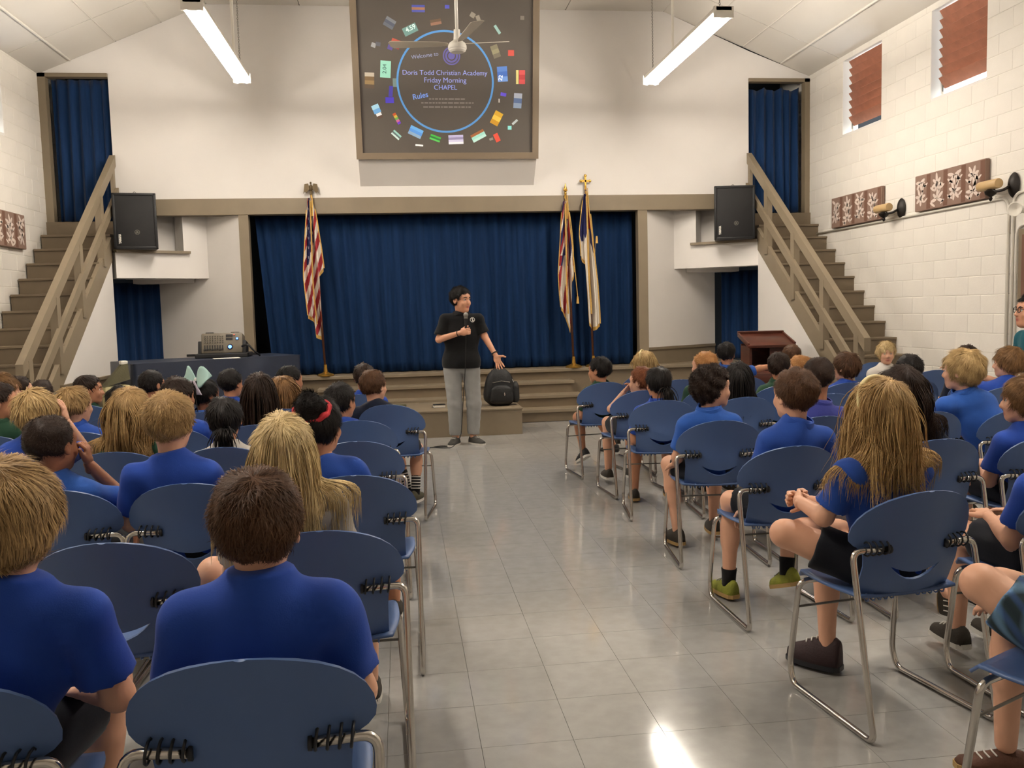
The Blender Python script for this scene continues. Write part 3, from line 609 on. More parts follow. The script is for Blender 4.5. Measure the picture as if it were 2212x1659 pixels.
# ---- flags
M['star'] = M['fwhite']
def flag(x, y, lean, ztop, zbot, zpole, kind, fin, label, seed, wid):
    z0 = .65; t = empty('flag', (x, y, z0), 0, label, 'flag', 'flags standing on the stage edge')
    def L(mb, n, m, **k): return mb.build(n, m, t, **k)
    H = zpole-z0; px = lambda z: lean*(z/H)
    L(MB().lathe([(.001, 0), (.115, 0), (.12, .012), (.10, .03), (.05, .045), (.03, .06), (.024, .12), (.022, .16), (.001, .16)], 28), 'stand', 'brass', angle=.5)
    L(MB().tube([(px(.1), 0, .1), (px(H), 0, H)], .016, 10), 'pole', 'pole_wood', smooth=True)
    f = MB(); xx = px(H)
    if fin == 'eagle':
        f.lathe([(.001, 0), (.018, 0), (.02, .05), (.012, .06), (.001, .06)], 12, Matrix.Translation((xx, 0, H))); f.ball((xx, 0, H+.10), (.025, .03, .05)); f.ball((xx, -.01, H+.165), (.014, .02, .016))
        for s in (-1, 1):
            f.add([(xx+s*a, b, H+c) for b in (-.006, .006) for a, c in ((.01, .08), (.035, .16), (.085, .15), (.105, .02), (.085, .05), (.065, .03), (.04, .06))], [tuple(range(7)), tuple(range(7, 14))[::-1]]+[(i, 7+i, 7+(i+1) % 7, (i+1) % 7) for i in range(7)])
        L(f, 'eagle_finial', 'antique', angle=.7)
    elif fin == 'spear':
        f.lathe([(.001, 0), (.016, 0), (.017, .07), (.022, .08), (.012, .09), (.03, .115), (.02, .15), (.001, .22)], 10, Matrix.Translation((xx, 0, H)) @ Matrix.Diagonal((1, .5, 1, 1))); L(f, 'spear_finial', 'brass', angle=.7)
    else:
        f.lathe([(.001, 0), (.015, 0), (.016, .05), (.001, .05)], 12, Matrix.Translation((xx, 0, H)))
        f.box(xx-.012, xx+.012, -.006, .006, H+.04, H+.2); f.box(xx-.06, xx+.06, -.006, .006, H+.11, H+.14)
        for a, c in ((-.065, .125), (.065, .125), (0, .2)): f.ball((xx+a, 0, H+c), (.022, .01, .022), 10, 6)
        L(f, 'cross_finial', 'brass', angle=.7)
    rnd = random.Random(seed); nu, nv = 64, 150; zt, zb = ztop-z0, zbot-z0
    hang = dict(usa=[(0, .84), (.3, .87), (.34, .98), (.62, 1.0), (.72, .86), (.78, .54), (1, .50)], haw=[(0, .82), (.3, .88), (.5, 1.0), (.72, .92), (.8, .60), (1, .55)], chr=[(0, .46), (.26, .50), (.30, .96), (.6, 1.0), (1, .97)])[kind]
    def hl(u):
        for (a, c), (b, d) in zip(hang[:-1], hang[1:]):
            if a <= u <= b: return c+(d-c)*(u-a)/(b-a)
        return hang[-1][1]
    ph = rnd.uniform(0, 6)
    def fn(u, v):
        z = zt-(zt-zb)*v*hl(u); spread = .05+wid*min(1, v*1.5)**.8
        xo = (u-(.5 if kind == 'chr' else .66))*spread+.010*math.sin(7*v+ph)*v; yo = -.035-.045*math.sin(u*2*pi*2.5+ph+v)*min(1, .3+v)
        return (px(z)+xo-.01, yo, z)
    V = [fn(i/nu, j/nv) for j in range(nv+1) for i in range(nu+1)]; Fc = []; mi = []
    for j in range(nv):
        for i in range(nu):
            Fc.append((j*(nu+1)+i, (j+1)*(nu+1)+i, (j+1)*(nu+1)+i+1, j*(nu+1)+i+1)); u, v = (i+.5)/nu, (j+.5)/nv*hl((i+.5)/nu)
            if kind == 'usa':
                if v < .40+.08*math.sin(u*9) and .12 < u < .62: c = 2 if not ((i % 7 < 2) and (j % 12 < 3)) else 1
                else: c = int((v*13+u*5)) % 2
            elif kind == 'haw':
                if v < .42 and u < .6: q = (u*5+v*12) % 3; c = 2 if q < 1.3 else (0 if q < 2.2 else 1)
                else: c = int((v*7+u*6)) % 3; c = (1, 0, 1)[c] if v > .5 else (0, 2, 1)[c]
            else:
                c = 2 if v < (.30+.09*(u > .7)+.05*math.sin(u*8)) else 1
                if v < .26 and .5 < u < .85 and v > .09: c = 0
            mi.append(c)
    n0 = len(V); nF = len(Fc)
    o = raw('flag_cloth', V+[(a, b+.004, c) for a, b, c in V], Fc+[tuple(q+n0 for q in r[::-1]) for r in Fc], None, t, smooth=True, mats=[M['red'], M['fwhite'], M['fblue']], mi=mi+mi)
    fr = MB(); bot = [Vector(fn(i/nu, 1)) for i in range(nu+1)]; rightE = [Vector(fn(1, .15+.85*j/20)) for j in range(21)]; leftE = [Vector(fn(0, .1+.9*j/20)) for j in range(21)]; mid = [Vector(fn(.42, .02+.9*j/24)) for j in range(25)]
    for E_, d in ((bot, Vector((0, -.002, -.05))), (rightE, Vector((.016, -.004, -.006))), (leftE, Vector((-.012, -.004, -.006))), (mid, Vector((.018, -.02, 0)))):
        for a, b in zip(E_[:-1], E_[1:]):
            k = .012 if E_ is mid else .004
            fr.add([a+Vector((0, -k, 0)), b+Vector((0, -k, 0)), b+d+Vector((0, -k, 0)), a+d+Vector((0, -k, 0)), a+Vector((0, k, 0)), b+Vector((0, k, 0)), b+d+Vector((0, k, 0)), a+d+Vector((0, k, 0))], [(0, 1, 2, 3), (7, 6, 5, 4), (0, 4, 5, 1), (3, 2, 6, 7)])
    L(fr, 'gold_fringe', 'fringe')
    xa = px(zt)
    if kind != 'usa':
        cdp = [(xa+.015, -.05, zt+.08), (xa+.03, -.09, zt-.3), (xa+.09, -.09, zt-.9), (xa+.13, -.08, zt-(1.35 if kind == 'haw' else .6))]
        L(MB().tube(cdp, .006, 6), 'tassel_cord', 'fringe'); e = cdp[-1]; L(MB().lathe([(.001, 0), (.012, 0), (.02, -.1), (.001, -.1)], 8, Matrix.Translation(e)), 'tassel', 'fringe')
    L(MB().tube([(xa, -.02, zt+.04), (xa+.012, -.045, zt-.05), (xa+.005, -.05, zt-.25)], .013, 6), 'top_cord', 'fringe')
flag(-1.078, 12.345, -.09, 3.10, 1.20, 3.14, 'usa', 'eagle', 'red, white and blue striped flag with eagle finial left of the speaker', 1, .20)
flag(2.447, 12.345, -.07, 3.02, 1.20, 3.06, 'haw', 'spear', 'red, white and blue flag with spear finial right of the speaker', 2, .17)
flag(2.74, 12.35, -.07, 3.12, 1.22, 3.18, 'chr', 'cross', 'white flag with blue canton and cross finial, rightmost of the flags', 3, .19)
# ---- covered table with mixer
A, B_ = Vector((-2.96, 10.06, 0)), Vector((-1.29, 11.07, 0)); td = (B_-A).normalized(); tn = Vector((-td.y, td.x, 0)); tz = 1.01
tb = empty('covered_table', (A+B_)/2+tn*.45, 0, 'long table under a dark navy vinyl cloth in front of the left stage wall', 'table')
def quadbox(mb, a, b, dep, z0, z1, ins=0):
    p = [a+td*ins+tn*ins, b-td*ins+tn*ins, b-td*ins+tn*(dep-ins), a+td*ins+tn*(dep-ins)]
    return mb.add([(q.x, q.y, z0) for q in p]+[(q.x, q.y, z1) for q in p], [(3, 2, 1, 0), (4, 5, 6, 7), (0, 1, 5, 4), (1, 2, 6, 5), (2, 3, 7, 6), (3, 0, 4, 7)])
put(quadbox(MB(), A, B_, .9, tz-.04, tz-.006, .01), 'table_top', 'wood_red', tb)
for a, dd in ((A+td*.1, .1), (A+td*.1, .8), (B_-td*.1, .1), (B_-td*.1, .8)): q = a+tn*dd; put(MB().tube([(q.x, q.y, 0), (q.x, q.y, tz-.04)], .02, 8), 'leg', 'grey_metal', tb)
Lg = (B_-A).length
def cloth(u, v):      # u round the table edge (front + ends), v down
    per = [(-.9+0, 0), ]
    s = u*(Lg+1.8)
    if s < .9: q = A+tn*(.9-s); n = -td
    elif s < .9+Lg: q = A+td*(s-.9); n = -tn
    else: q = B_+tn*(s-.9-Lg); n = td
    k = .02+.035*v*(math.sin(s*9)+.6*math.sin(s*17+1)); r = q+n*(k+.006); return (r.x, r.y, tz-(tz-.03)*v)
grid_o = grid_sheet('cloth_skirt', cloth, 120, 10, 'cloth_navy'); grid_o.parent = tb; grid_o.matrix_parent_inverse = Matrix.Translation(tb.location).inverted()
put(quadbox(MB(), A-td*.02-tn*.02, B_+td*.02-tn*.02, .93, tz-.004, tz+.004), 'cloth_top', 'cloth_navy', tb)
mxp = Vector((-2.19, 10.98, tz+.004)); mr_ = empty('audio_mixer', mxp, 0.0, 'grey powered audio mixer with lit blue knobs on the covered table', 'mixer')
def Q(mb, n, m, **k): return mb.build(n, m, mr_, **k)
M['mixer_grey'] = mat('mixer_grey', (112, 104, 90), .5); M['led_blue'] = mat('led_blue', (60, 110, 255), .4, emit=(70, 120, 255), estr=6); M['led_red'] = mat('led_red', (255, 90, 70), .4, emit=(255, 90, 70), estr=3)
Q(MB().box(-.30, .32, -.12, .28, .0, .055, ch=.01).box(-.42, -.29, .0, .05, .02, .05).box(.31, .42, .0, .05, .02, .05), 'tray', 'black')
Tm = Matrix.Translation((0, -.03, .055)) @ Matrix.Rotation(-math.radians(14), 4, 'X')
Q(MB().box(-.245, .245, 0, .20, 0, .255, Tm, ch=.02), 'body', 'mixer_grey', angle=.6)
for hb in ((-.285, -.24, .02, .2, .0, .16), (.24, .285, .02, .2, .0, .16), (-.2, -.1, .03, .1, .25, .27), (.1, .2, .03, .1, .25, .27)): Q(MB().box(*hb, Tm, ch=.008), 'corner_handle', 'black', angle=.6)
for i in range(8):
    f = MB().box(-.205+i*.03, -.193+i*.03, -.006, .002, .04, .10, Tm); Q(f, 'fader_slot', 'black'); Q(MB().box(-.21+i*.03, -.188+i*.03, -.016, 0, .035+(i % 3)*.004, .05+(i % 3)*.004, Tm), 'fader', 'black')
for j in range(4):
    for i in range(8): Q(MB().lathe([(.001, 0), (.008, 0), (.007, .012), (.001, .012)], 8, Tm @ Matrix.Translation((-.199+i*.03, 0, .135+j*.026)) @ Matrix.Rotation(pi/2, 4, 'X')), 'knob', 'grey_metal')
for x, z, r, m in ((.10, .075, .035, 'led_blue'), (.185, .175, .02, 'led_blue'), (.15, .225, .01, 'led_red')):
    Q(MB().lathe([(.001, 0), (r, 0), (r*.9, .01), (.001, .012)], 16, Tm @ Matrix.Translation((x, 0, z)) @ Matrix.Rotation(pi/2, 4, 'X')), 'lit_knob', 'black'); Q(MB().lathe([(.001, 0), (r*.6, 0), (r*.5, .004), (.001, .005)], 12, Tm @ Matrix.Translation((x, -.012, z)) @ Matrix.Rotation(pi/2, 4, 'X')), 'knob_light', m)
Q(MB().box(.05, .13, -.003, .0, .16, .19, Tm).box(.05, .13, -.003, .0, .20, .23, Tm), 'display', 'black')
Q(MB().tube(arc_path([(.24, -.02, .13), (.32, -.05, .16), (.38, -.06, .08), (.45, .0, .01)], .05), .012, 8), 'cable', 'cord', smooth=True)
pp = MB().add([(0, 0, 0), (.3, 0, 0), (.3, .21, 0), (0, .21, 0), (0, 0, .004), (.3, 0, .004), (.3, .21, .004), (0, .21, .004)], [(3, 2, 1, 0), (4, 5, 6, 7), (0, 1, 5, 4), (1, 2, 6, 5), (2, 3, 7, 6), (3, 0, 4, 7)]).build('paper_sheet', 'white_pl'); pp.location = (-2.2, 10.55, tz+.005); pp.rotation_euler = (0, 0, .3); tag(pp, 'white paper sheet lying on the navy table in front of the mixer', 'paper')
# bin with bag at the table's left end
bn = empty('waste_bin', (-3.10, 9.86, 0), .5, 'cream bin with olive cloth pulled up, at the left end of the covered table', 'bin')
M['cream'] = mat('cream_plastic', (196, 186, 140), .6); M['olive'] = mat('olive_cloth', (84, 80, 56), .85, bump=.2)
MB().box(-.13, .13, -.10, .10, 0, .80, ch=.02).build('bin_body', 'cream', bn, angle=.6)
MB().add([(-.13, -.10, .79), (.13, -.10, .86), (.13, .10, .86), (-.13, .10, .79), (.06, -.05, 1.02), (.12, -.05, 1.05), (.12, .05, 1.05), (.06, .05, 1.02)], [(3, 2, 1, 0), (4, 5, 6, 7), (0, 1, 5, 4), (1, 2, 6, 5), (2, 3, 7, 6), (3, 0, 4, 7)]).build('olive_cloth', 'olive', bn)
MB().box(.055, .125, -.055, .055, 1.02, 1.06, ch=.008).build('clip', 'white_pl', bn)
# ---- lectern
lc = empty('lectern', (4.46, 10.3, 0), -.12, 'dark cherry wood lectern with slanted top and open shelf, by the right stairs', 'lectern')
def LC(mb, n, m='wood_red', **k): return mb.build(n, m, lc, **k)
LC(MB().box(-.27, .27, -.22, .22, 0, .08, ch=.01), 'base'); LC(MB().box(-.25, -.22, -.2, .2, .08, .98), 'side_panel'); LC(MB().box(.22, .25, -.2, .2, .08, .98), 'side_panel'); LC(MB().box(-.25, .25, .17, .2, .08, 1.0), 'front_panel')
for z in (.42, .72): LC(MB().box(-.22, .22, -.19, .17, z, z+.025), 'shelf')
LC(MB().box(.0, .22, -.195, -.175, .08, .98), 'door_panel')
Tl = Matrix.Translation((0, -.02, 1.05)) @ Matrix.Rotation(math.radians(14), 4, 'X')
LC(MB().box(-.29, .29, -.28, .24, -.02, .02, Tl, ch=.01), 'desktop', angle=.6)
LC(MB().box(-.29, .29, .22, .25, .01, .05, Tl).box(-.29, -.27, -.26, .24, .02, .04, Tl).box(.27, .29, -.26, .24, .02, .04, Tl), 'desk_rim')
wb = MB().box(-.22, .22, -.17, .17, 0, .58, ch=.01).box(-.26, .26, -.2, .2, .58, .70, ch=.012).build('wooden_stand', 'wood_red', None, angle=.6); wb.location = (4.07, 9.75, 0); wb.rotation_euler = (0, 0, -.1); tag(wb, 'low cherry wood stand in front of the lectern', 'stand')
# ---- backpack, book, device on the box step
bp = empty('backpack', (1.18, 10.72, .325), .05, 'black backpack standing on the low box step beside the speaker', 'backpack')
M['nylon'] = mat('black_nylon', (16, 16, 18), .6, bump=.25, bscale=60)
def softbox(mb, w, d, h, taper, cx=0, cy=0, z0=0, n=14, pw=3.2):
    rings = []
    for j in range(n+1):
        v = j/n; zz = z0+h*v; e = (1-abs(2*v-1)**6)**.5 if 0 < v < 1 else .0; k = max(.02, (1-taper*v**2.2)*max(e, .0)); k = k if 0 < j < n else .55*(1-taper*v**2.2)
        rings.append([(cx+w/2*k*math.copysign(abs(math.cos(a))**(2/pw), math.cos(a)), cy+d/2*k*math.copysign(abs(math.sin(a))**(2/pw), math.sin(a)), zz) for a in [2*pi*i/24 for i in range(24)]])
    vs = [q for r in rings for q in r]; fs = [(j*24+i, j*24+(i+1) % 24, (j+1)*24+(i+1) % 24, (j+1)*24+i) for j in range(n) for i in range(24)]+[tuple(range(24))[::-1], tuple(n*24+i for i in range(24))]
    return mb.add(vs, fs)
softbox(MB(), .42, .26, .46, .45).build('bag_body', 'nylon', bp, smooth=True); softbox(MB(), .30, .12, .24, .25, 0, -.13, .02).build('front_pocket', 'nylon', bp, smooth=True); softbox(MB(), .10, .16, .26, .2, .19, -.03, .03).build('side_pocket', 'nylon', bp, smooth=True)
MB().tube([(-.05, .06, .44), (-.03, .06, .49), (.03, .06, .49), (.05, .06, .44)], .01, 8).build('top_handle', 'nylon', bp, smooth=True)
MB().tube([(-.11, -.135, .29), (0, -.15, .31), (.11, -.135, .29)], .005, 6).build('zipper', 'grey_metal', bp)
MB().lathe([(.001, 0), (.02, 0), (.016, .006), (.001, .008)], 14, Matrix.Translation((.03, -.19, .15)) @ Matrix.Rotation(pi/2, 4, 'X') @ Matrix.Diagonal((.6, 1.2, 1, 1))).build('badge', 'chrome', bp); MB().tube([(.14, -.12, .33), (.16, -.11, .29)], .007, 6).build('zip_pull', 'chrome', bp)
bk = empty('book', (.42, 10.71, .325), .1, 'small book with pale pages and dark cover lying on the box step', 'book')
MB().box(-.07, .07, -.05, .05, .004, .034).build('pages', 'white_pl', bk); MB().box(-.074, .074, -.053, .053, 0, .004).box(-.074, .074, -.053, .053, .034, .038).build('cover', 'cord', bk)
dv = MB().box(-.1, .1, -.06, .06, 0, .05, ch=.008).build('power_unit', 'olive', None, angle=.6); dv.location = (-.08, 10.75, .325); tag(dv, 'small dark olive box lying at the left end of the step box', 'box')
# ================================================================ CHAIRS
M['chair_blue'] = mat('blue_shell_plastic', (76, 102, 150), .40, bump=.03, bscale=500, spec=.5)
M['spring'] = mat('black_spring', (24, 26, 32), .45)
def make_chair():
    ch = empty('stacking_chair', (0, 0, 0))
    # backrest: a curved shell with a smile-shaped hand slot
    us = [-1, -.95, -.88, -.78, -.66, -.526, -.42, -.3, -.15, 0, .15, .3, .42, .526, .66, .78, .88, .95, 1]
    rows = []   # (z function of x, half width)
    for k in range(9):
        a = pi/2*(1-k/8.0); z = .69+.157*math.sin(a); rows.append((lambda x, z=z: z, max(.012, .246*math.cos(a)**.92)))
    for z, hw in ((.668, .243), (.652, .228), (.640, .205), (.622, .197), (.605, .194)): rows.append((lambda x, z=z: z, hw))
    tip = .100
    up_ = lambda x: .548+.027*min(1, (abs(x)/tip))**2; lo_ = lambda x: .518+.057*min(1, (abs(x)/tip))**2
    rows.append((up_, .1915)); rows.append((lo_, .1915)); sl = len(rows)-2
    for z, hw in ((.497, .190), (.475, .190), (.452, .188)): rows.append((lambda x, z=z: z, hw))
    bm = bmesh.new(); V = []
    for zf, hw in rows:
        r = []
        for u in us:
            x = u*hw; z = zf(x); y = .172-(z-.455)*.31+.062*(x/.246)**2-.02*math.exp(-((z-.56)/.09)**2); r.append(bm.verts.new((x, y, z)))
        V.append(r)
    for j in range(len(rows)-1):
        for i in range(len(us)-1):
            if j == sl and 5 <= i < 13: continue
            bm.faces.new((V[j][i], V[j][i+1], V[j+1][i+1], V[j+1][i]))
    bmesh.ops.remove_doubles(bm, verts=bm.verts, dist=.0004)
    bmesh.ops.recalc_face_normals(bm, faces=bm.faces)
    bmesh.ops.solidify(bm, geom=bm.faces[:], thickness=.009)
    me = bpy.data.meshes.new('backrest'); bm.to_mesh(me); bm.free(); me.materials.append(M['chair_blue'])
    me.polygons.foreach_set('use_smooth', [True]*len(me.polygons)); me.set_sharp_from_angle(angle=.9)
    o = bpy.data.objects.new('backrest', me); col.objects.link(o); o.parent = ch
    # seat pan
    def seat(u, v):
        x = (u-.5)*2; yy = .155+.405*v; hw = .205+.02*math.sin(pi*v)-.035*max(0, v-.8)*5*.5
        z = .462-.016*(1-x*x)*math.sin(pi*min(1, v*1.2))-.035*max(0, (v-.85)/.15)**2+.008*abs(x)**3
        return (x*hw, yy-.02*(x*x)*v*v, z)
    s = grid_sheet('seat', seat, 12, 12, 'chair_blue', ch, thick=.010)
    for sg in (-1, 1):
        p = arc_path([(sg*.115, .108, .640), (sg*.252, .125, .640), (sg*.255, .0, .012), (sg*.240, .500, .012), (sg*.236, .525, .085), (sg*.222, .485, .425), (sg*.10, .47, .430)], .038, 5)
        MB().tube(p, .0115, 10).build('sled_frame', 'chrome', ch, smooth=True)
        c = MB()
        for k in range(4):
            x = sg*(.128+.024*k); c.tube([(x+.003*math.sin(a), .118+.026*math.cos(a), .645+.024*math.sin(a)) for a in [2*pi*i/10 for i in range(10)]], .0035, 5, closed=True)
        c.tube([(sg*.112, .108, .640), (sg*.120, .108, .640)], .016, 10)
        c.build('spring_clip', 'spring', ch, smooth=True)
        h = MB()
        for k in range(5):
            x = sg*(.055+.026*k); h.tube([(x, .172+.014*math.cos(a), .452+.013*math.sin(a)) for a in [2*pi*i/8 for i in range(8)]], .003, 4, closed=True)
        h.build('seat_hinge', 'chair_blue', ch)
    MB().tube([(-.228, .497, .32), (.228, .497, .32)], .005, 6).build('crossbar', 'grey_metal', ch)
    return ch
proto_chair = make_chair(); chair_used = []
def place_chair(x, y, rz, label):
    if not chair_used: c = proto_chair
    else:
        c = proto_chair.copy(); col.objects.link(c)
        for k in proto_chair.children: q = k.copy(); col.objects.link(q); q.parent = c
    chair_used.append(c); c.location = (x, y, 0); c.rotation_euler = (0, 0, math.radians(rz)); tag(c, label, 'chair', 'blue shell chairs set out in rows'); return c
ORD = ['first', 'second', 'third', 'fourth', 'fifth', 'sixth', 'seventh', 'eighth']
LROWS = [(1.62, [(-.33, 0), (-.95, 0)]), (2.60, [(-.27, 0), (-.90, 0)]), (3.50, [(-.22, -3), (-.88, 0), (-1.40, 0)]), (4.46, [(-.26, 0), (-.93, 0), (-1.46, 0), (-1.98, 0)]),
         (5.35, [(-.30, 0), (-.90, 0), (-1.42, 0), (-1.95, 0), (-2.46, 0)]), (6.22, [(-.13, -12), (-.86, 0), (-1.42, 0), (-1.98, 0), (-2.76, 0)]),
         (7.12, [(-.37, 0), (-.93, 0), (-1.45, 0), (-2.0, 0), (-2.54, 0), (-3.06, 0)])]
RROWS = [(1.83, [(1.98, 25)]), (2.68, [(1.78, 8), (2.42, 4)]), (3.70, [(1.78, 2), (2.50, 0), (3.10, 0)]), (4.65, [(1.78, -5), (2.40, 0), (3.06, 0), (3.66, 4)]), (5.80, [(1.80, -6), (2.40, 0), (3.04, 0), (3.68, 0), (4.42, 5)]),
         (6.55, [(1.87, 6), (2.44, 0), (3.02, 0), (3.58, 0), (4.16, 0), (4.74, 0)]), (7.42, [(1.78, 8), (2.45, 0), (3.05, 0), (3.62, 0), (4.90, 0)]), (8.32, [(2.42, 10), (3.24, 0), (3.96, 0)])]
for side, R in (('left', LROWS), ('right', RROWS)):
    n = len(R)
    for i, (y, cs) in enumerate(R):
        for j, (x, rz) in enumerate(cs):
            place_chair(x, y, rz, 'blue shell chair, %s block, %s row from camera, %s' % (side, ORD[i], 'aisle seat' if j == 0 else '%s seat from aisle' % ORD[j]))
place_chair(5.0, 8.75, 172, 'blue shell chair turned to face the rows, near the right stairs')
place_chair(-3.2, 7.95, 0, 'blue shell chair farthest forward on the left, near the left stairs')
# ================================================================ PEOPLE: distance-field bodies
def sdf_grid(prims, res, wrinkle=None, clips=()):
    los, his = [], []
    for p in prims:
        if p[0] == 'c': a, b, ra, rb = p[1:5]; m = max(ra, rb); los.append(np.minimum(a, b)-m); his.append(np.maximum(a, b)+m)
        elif p[0] == 'e': c, r = p[1], p[2]; m = max(r); los.append(c-m); his.append(c+m)
    pad = res*2.5; lo = np.min(los, 0)-pad; hi = np.max(his, 0)+pad
    n = np.ceil((hi-lo)/res).astype(int)+1
    ax = [lo[i]+res*np.arange(n[i]) for i in range(3)]
    D = np.full(n, .25, np.float32)
    for p in prims:
        k = p[-1] if p[0] != 's' else p[-1]
        if p[0] == 'c': a, b, ra, rb = p[1:5]; m = max(ra, rb); bl, bh = np.minimum(a, b)-m, np.maximum(a, b)+m
        else: c, r = p[1], p[2]; m = max(r); bl, bh = c-m, c+m
        mg = k+res*2
        i0 = np.clip(np.floor((bl-mg-lo)/res).astype(int), 0, n-1); i1 = np.clip(np.ceil((bh+mg-lo)/res).astype(int)+1, 1, n)
        sl = tuple(slice(i0[i], i1[i]) for i in range(3))
        X = ax[0][sl[0]][:, None, None]; Y = ax[1][sl[1]][None, :, None]; Z = ax[2][sl[2]][None, None, :]
        if p[0] == 'c':
            d = b-a; L2 = float(d@d)+1e-12
            t = np.clip(((X-a[0])*d[0]+(Y-a[1])*d[1]+(Z-a[2])*d[2])/L2, 0, 1)
            q = np.sqrt((X-a[0]-t*d[0])**2+(Y-a[1]-t*d[1])**2+(Z-a[2]-t*d[2])**2)-(ra+(rb-ra)*t)
            if len(p) > 6 and p[5] is not None:
                for (cp, cn) in p[5]: q = np.maximum(q, (X-cp[0])*cn[0]+(Y-cp[1])*cn[1]+(Z-cp[2])*cn[2])
        else:
            R = p[3]; dx, dy, dz = X-c[0], Y-c[1], Z-c[2]
            if R is None: u, v, w = dx/r[0], dy/r[1], dz/r[2]
            else: u = (dx*R[0, 0]+dy*R[1, 0]+dz*R[2, 0])/r[0]; v = (dx*R[0, 1]+dy*R[1, 1]+dz*R[2, 1])/r[1]; w = (dx*R[0, 2]+dy*R[1, 2]+dz*R[2, 2])/r[2]
            q = (np.sqrt(u*u+v*v+w*w)-1)*min(r)
        S = D[sl]
        if p[0] == 's':
            h = np.clip(.5-.5*(S+q)/k, 0, 1); D[sl] = S*(1-h)-q*h+k*h*(1-h)
        else:
            h = np.clip(.5+.5*(S-q)/k, 0, 1); D[sl] = S*(1-h)+q*h-k*h*(1-h)
    if wrinkle is not None: D = D+wrinkle(ax[0][:, None, None], ax[1][None, :, None], ax[2][None, None, :])
    for (cp, cn) in clips: D = np.maximum(D, (ax[0][:, None, None]-cp[0])*cn[0]+(ax[1][None, :, None]-cp[1])*cn[1]+(ax[2][None, None, :]-cp[2])*cn[2])
    D[0] = D[-1] = .1; D[:, 0] = D[:, -1] = .1; D[:, :, 0] = D[:, :, -1] = .1
    return D, lo
def surface_nets(D, lo, res):
    s = D < 0; n = np.array(D.shape)-1
    acc = np.zeros(n, np.int8)
    for i in (0, 1):
        for j in (0, 1):
            for k in (0, 1): acc += s[i:n[0]+i, j:n[1]+j, k:n[2]+k]
    I, J, K = np.nonzero((acc > 0) & (acc < 8))
    if len(I) == 0: return np.zeros((0, 3)), np.zeros((0, 4), int)
    idx = -np.ones(n, np.int64); idx[I, J, K] = np.arange(len(I))
    P = np.zeros((len(I), 3)); cnt = np.zeros(len(I))
    off = [(i, j, k) for i in (0, 1) for j in (0, 1) for k in (0, 1)]
    val = {o: D[I+o[0], J+o[1], K+o[2]] for o in off}
    for a in off:
        for d in range(3):
            if a[d] == 0:
                b = list(a); b[d] = 1; b = tuple(b); va, vb = val[a], val[b]; m = (va < 0) != (vb < 0)
                t = np.where(m, va/(va-vb+1e-12), 0); pt = np.zeros((len(I), 3))
                for q in range(3): pt[:, q] = a[q]
                pt[:, d] = t; P += pt*m[:, None]; cnt += m
    P = (P/cnt[:, None]+np.stack([I, J, K], 1))*res+lo
    Fs = []
    for d in range(3):
        o1, o2 = (d+1) % 3, (d+2) % 3
        A = [slice(None)]*3; B = [slice(None)]*3; A[d] = slice(0, -1); B[d] = slice(1, None)
        sa, sb_ = s[tuple(A)], s[tuple(B)]; c = np.argwhere(sa != sb_)
        c = c[(c[:, o1] > 0) & (c[:, o2] > 0) & (c[:, o1] < n[o1]) & (c[:, o2] < n[o2])]
        if len(c) == 0: continue
        fl = sa[tuple(c.T)]
        def cell(a, b): q = c.copy(); q[:, o1] -= a; q[:, o2] -= b; return idx[tuple(q.T)]
        q = np.stack([cell(0, 0), cell(1, 0), cell(1, 1), cell(0, 1)], 1); q[~fl] = q[~fl][:, ::-1]
        Fs.append(q)
    return P, np.concatenate(Fs)
def sdf_mesh(prims, res, **k): D, lo = sdf_grid(prims, res, **k); return surface_nets(D, lo, res)
def vnormals(V, Fq):
    n = np.cross(V[Fq[:, 2]]-V[Fq[:, 0]], V[Fq[:, 3]]-V[Fq[:, 1]]); N = np.zeros_like(V)
    for k in range(4): np.add.at(N, Fq[:, k], n)
    return N/(np.linalg.norm(N, axis=1, keepdims=True)+1e-12)
A_ = lambda *v: np.array(v, float)
def cap(a, b, ra, rb, k=.02, clip=None): return ('c', np.asarray(a, float), np.asarray(b, float), ra, rb, clip, k)
def ell(c, r, R=None, k=.03): return ('e', np.asarray(c, float), np.asarray(r, float), R, k)
def sub(c, r, R=None, k=.01): return ('s', np.asarray(c, float), np.asarray(r, float), R, k)
def rotm(yaw=0, pitch=0, roll=0):
    return np.array((Matrix.Rotation(math.radians(yaw), 3, 'Z') @ Matrix.Rotation(math.radians(pitch), 3, 'X') @ Matrix.Rotation(math.radians(roll), 3, 'Y')))
